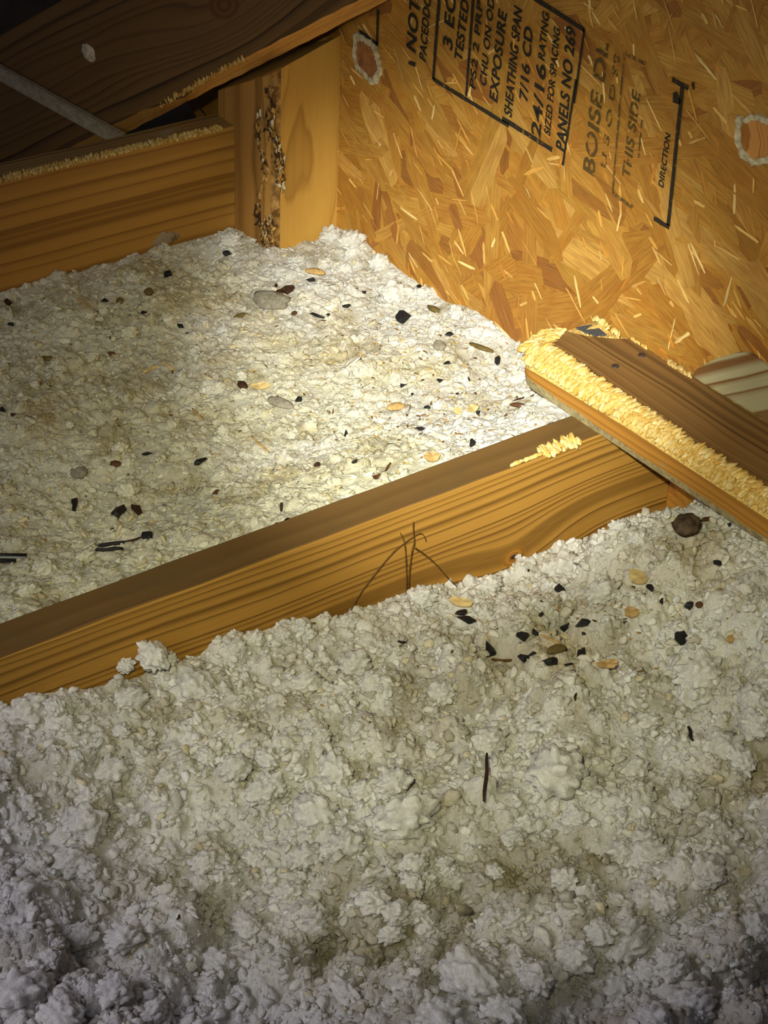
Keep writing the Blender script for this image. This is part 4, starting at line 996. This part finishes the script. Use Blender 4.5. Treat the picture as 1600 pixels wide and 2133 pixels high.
# fine straw and seed husks nobody would count
def scatter(name, fld, pxs, N, mats, label, lo, hi):
    Vs, Fs, Cs, off = [], [], [], 0
    V0, F0 = ICO2
    for i in range(N):
        px, py = pxs(); P = None
        q = onz(px, py, -0.04 if fld is FB else -0.08)
        if not (fld.x0 < q[0] < X_OSB - .006 and fld.y0 + .004 < q[1] < fld.y0 + fld.ny * fld.s - .004): continue
        if fld is FB and (q[0] > PX0 - .004 and q[1] > PY0 - .006): continue
        P = np.array([q[0], q[1], fld.at(q[0], q[1]) + 0.0012])
        th = rng.uniform(0, 6.28); t = np.array([math.cos(th), math.sin(th), rng.normal(0, .25)]); t /= np.linalg.norm(t)
        b = np.cross((0, 0, 1), t); b /= np.linalg.norm(b); n_ = np.cross(t, b)
        L = rng.uniform(lo, hi); w_ = rng.uniform(.0004, .0011)
        Vs.append(P + V0[:, :1] * t * L + V0[:, 1:2] * b * w_ * (1 + V0[:, :1] * .4) + V0[:, 2:] * n_ * w_ * .6)
        Fs.append(F0 + off); off += len(V0); Cs.append(np.tile(mats[rng.integers(len(mats))] * rng.uniform(.8, 1.2), (len(V0), 1)))
    o = link(name, mesh_np(name, np.concatenate(Vs), np.concatenate(Fs), True, np.concatenate(Cs)), M['splinter'])
    tag(o, label, 'litter', kind='stuff'); return o
TC = np.array([lin(*c)[:3] for c in ((200, 164, 92), (214, 184, 116), (176, 138, 72), (140, 104, 54), (150, 140, 108), (222, 198, 140), (96, 66, 36))])
def pb():
    if rng.random() < 0.55: return rng.normal(850, 130), rng.normal(800, 95)
    return rng.uniform(0, 1150), rng.uniform(520, 1150)
scatter('straw_litter', FB, pb, 620, TC, 'fine tan straw and husks strewn over the far bay insulation', .0008, .0034)
def pf(): return (rng.normal(1230, 170), rng.normal(1310, 75)) if rng.random() < .7 else (rng.uniform(500, 1600), rng.uniform(1100, 1600))
scatter('straw_litter', FF, pf, 190, TC * .85, 'fine tan straw and husks on the near heap', .0008, .0028)

# ------------------------------------------------------------------ stamp and torn patches on the strand board
XI = X_OSB - 0.0034
def glyphs(text):
    cu = bpy.data.curves.new('txt', 'FONT'); cu.body = text; cu.size = 1.0; cu.offset = 0.014; cu.space_character = 1.06
    ob = bpy.data.objects.new('txt', cu); col.objects.link(ob)
    dg = bpy.context.evaluated_depsgraph_get(); dg.update()
    me = bpy.data.meshes.new_from_object(ob.evaluated_get(dg))
    V = np.array([v.co[:2] for v in me.vertices]); Fc = [list(p.vertices) for p in me.polygons]
    bpy.data.objects.remove(ob); bpy.data.curves.remove(cu); bpy.data.meshes.remove(me)
    return V, Fc
class Stamp:
    def __init__(self): self.V, self.F = [], []
    def line(self, text, b, t, hpx, slant=0.12):
        P0, P1 = onx(b[0], b[1], XI), onx(t[0], t[1], XI)
        d = P1 - P0; L = np.linalg.norm(d); d /= L
        up = np.cross((1, 0, 0), d); up = up if up[1] > 0 else -up
        V, Fc = glyphs(text); x0, x1 = V[:, 0].min(), V[:, 0].max(); y0, y1 = V[:, 1].min(), V[:, 1].max()
        H = hpx * np.linalg.norm(P0 - C_) / FPX * 1.28
        y = (V[:, 1] - y0) / (y1 - y0)
        x = (V[:, 0] - x0) / (x1 - x0) + 0.0
        W_ = P0 + (x * L + slant * y * H)[:, None] * d + (y * H)[:, None] * up
        for k in range(3):     # heavy strokes
            W2 = W_ + d * (H * 0.035 * (k - 1)) + up * (H * 0.03 * (1 - abs(k - 1))) - np.array([0.00003 * k, 0, 0])
            off = sum(len(v) for v in self.V); self.V.append(W2); self.F += [[i + off for i in f] for f in Fc]
    def bar(self, a, b, wpx):
        P0, P1 = onx(*a, XI), onx(*b, XI); d = P1 - P0; L = np.linalg.norm(d); d /= L
        n_ = np.cross((1, 0, 0), d); wv = wpx * np.linalg.norm(P0 - C_) / FPX * 0.6
        m = 8; pts = []
        for s in (-1, 1):
            for i in range(m + 1): pts.append(P0 + d * L * i / m + n_ * s * wv * rng.uniform(.85, 1.1))
        off = sum(len(v) for v in self.V); self.V.append(np.array(pts))
        self.F += [[off + i, off + i + 1, off + m + 2 + i, off + m + 1 + i] for i in range(m)]
    def poly(self, pts):
        off = sum(len(v) for v in self.V); self.V.append(np.array([onx(*p, XI) for p in pts])); self.F.append([off + i for i in range(len(pts))])
    def done(self, name, mat, label=None):
        me = bpy.data.meshes.new(name); me.from_pydata([tuple(v) for v in np.concatenate(self.V)], [], self.F); me.update()
        o = link(name, me, M[mat], osb)
        if label: o['label'] = label
        return o
s = Stamp()
s.bar((787, 20), (785, 96), 7); s.bar((748, 64), (786, 92), 7)
s.line('NOTE', (866, 112), (877, -22), 26); s.poly([(852, 125), (866, 130), (865, 140), (850, 133)])
s.line('PACEDDOS', (887, 130), (899, -18), 18)
s.bar((915, -10), (902, 166), 8); s.bar((902, 164), (1060, 262), 8); s.bar((986, -10), (971, 200), 7)
s.line('3 ECT', (942, 106), (952, -40), 25)
s.line('TESTED', (962, 132), (977, 6), 20)
s.line('PS2 2 PRP', (990, 187), (1006, 6), 15)
s.line('CHU ON OD', (1012, 182), (1030, 0), 16)
s.line('EXPOSURE', (1036, 215), (1056, 30), 21)
s.line('SHEATHING SPAN', (1066, 246), (1088, 22), 20)
s.line('7/16 CD', (1099, 214), (1110, 62), 21)
s.line('24/16', (1126, 290), (1138, 140), 24)
s.line('RATING', (1134, 128), (1144, 30), 16)
s.line('SIZED FOR SPACING', (1146, 284), (1167, 62), 15)
s.line('PANELS NO 269', (1177, 318), (1200, 64), 23)
s.bar((1046, 246), (1150, 312), 9); s.bar((1112, -4), (1217, 62), 9); s.bar((1217, 60), (1196, 215), 6); s.bar((1200, 165), (1172, 345), 6)
s.bar((1392, 470), (1421, 182), 9); s.bar((1362, 454), (1394, 474), 9); s.bar((1400, 165), (1434, 184), 9); s.poly([(1402, 193), (1410, 190), (1419, 212), (1414, 218), (1401, 213)]); s.poly([(1440, 171), (1446, 171), (1447, 186), (1442, 186)])
s.line('DIRECTION', (1382, 392), (1397, 282), 12)
s.done('grade_stamp', 'ink', 'black printed grade stamp')
s = Stamp()
s.line('BOISE DL', (1238, 368), (1268, 92), 28)
s.line('U S O D SS', (1262, 352), (1291, 118), 13)
s.line('THIS SIDE', (1312, 376), (1334, 196), 19)
s.bar((1276, 402), (1300, 112), 5); s.bar((1302, 110), (1346, 134), 7); s.bar((1276, 402), (1318, 432), 8); s.bar((1330, 330), (1337, 250), 4)
s.done('faded_stamp', 'ink_faded', 'faded brown part of the stamp')

def patch(name, pts, inner, label):
    xs2 = X_OSB - 0.0044
    c_ = np.mean([onx(*p, xs2) for p in pts], 0)
    bm = bmesh.new(); rg = []
    for lv, (sc, dx) in enumerate(((1.0, 0.0024), (0.97, -0.0004), (0.72, 0.0), (0.66, 0.0012), (0.3, 0.0014))):
        r = []
        for i in range(48):
            t = i / 48 * len(pts); k = int(t) % len(pts); u = t - int(t)
            P = onx(*pts[k], xs2) * (1 - u) + onx(*pts[(k + 1) % len(pts)], xs2) * u
            P = c_ + (P - c_) * (sc + (rng.uniform(-.06, .06) if lv < 4 else 0)); r.append(bm.verts.new((P[0] + dx, P[1], P[2])))
        rg.append(r)
    for a in range(4):
        for i in range(48):
            f = bm.faces.new((rg[a][i], rg[a][(i + 1) % 48], rg[a + 1][(i + 1) % 48], rg[a + 1][i])); f.material_index = 0 if a < 2 else 1
    f = bm.faces.new(rg[-1]); f.material_index = 1
    bmesh.ops.recalc_face_normals(bm, faces=bm.faces)
    o = link(name, bm_mesh(name, bm, False), [M['bark_pale'], inner], osb); o['label'] = label
M['patch_brown'] = flat('knot_brown', lin(150, 100, 58), 0.8, 0.4, 120, 0.3)
M['patch_tan'] = wood('patch_tan', lin(200, 142, 76), lin(150, 98, 44), 160, (0.2, 0.4), 0.02, seed=15)
patch('knot_patch', [(736, 72), (748, 68), (766, 82), (780, 92), (788, 118), (793, 150), (784, 172), (772, 178), (755, 156), (742, 146), (734, 120)], M['patch_brown'], 'pale rimmed brown knot patch')
patch('torn_patch', [(1532, 240), (1548, 246), (1562, 238), (1600, 244), (1650, 262), (1650, 330), (1600, 342), (1568, 348), (1540, 326), (1530, 290)], M['patch_tan'], 'pale rimmed torn patch')
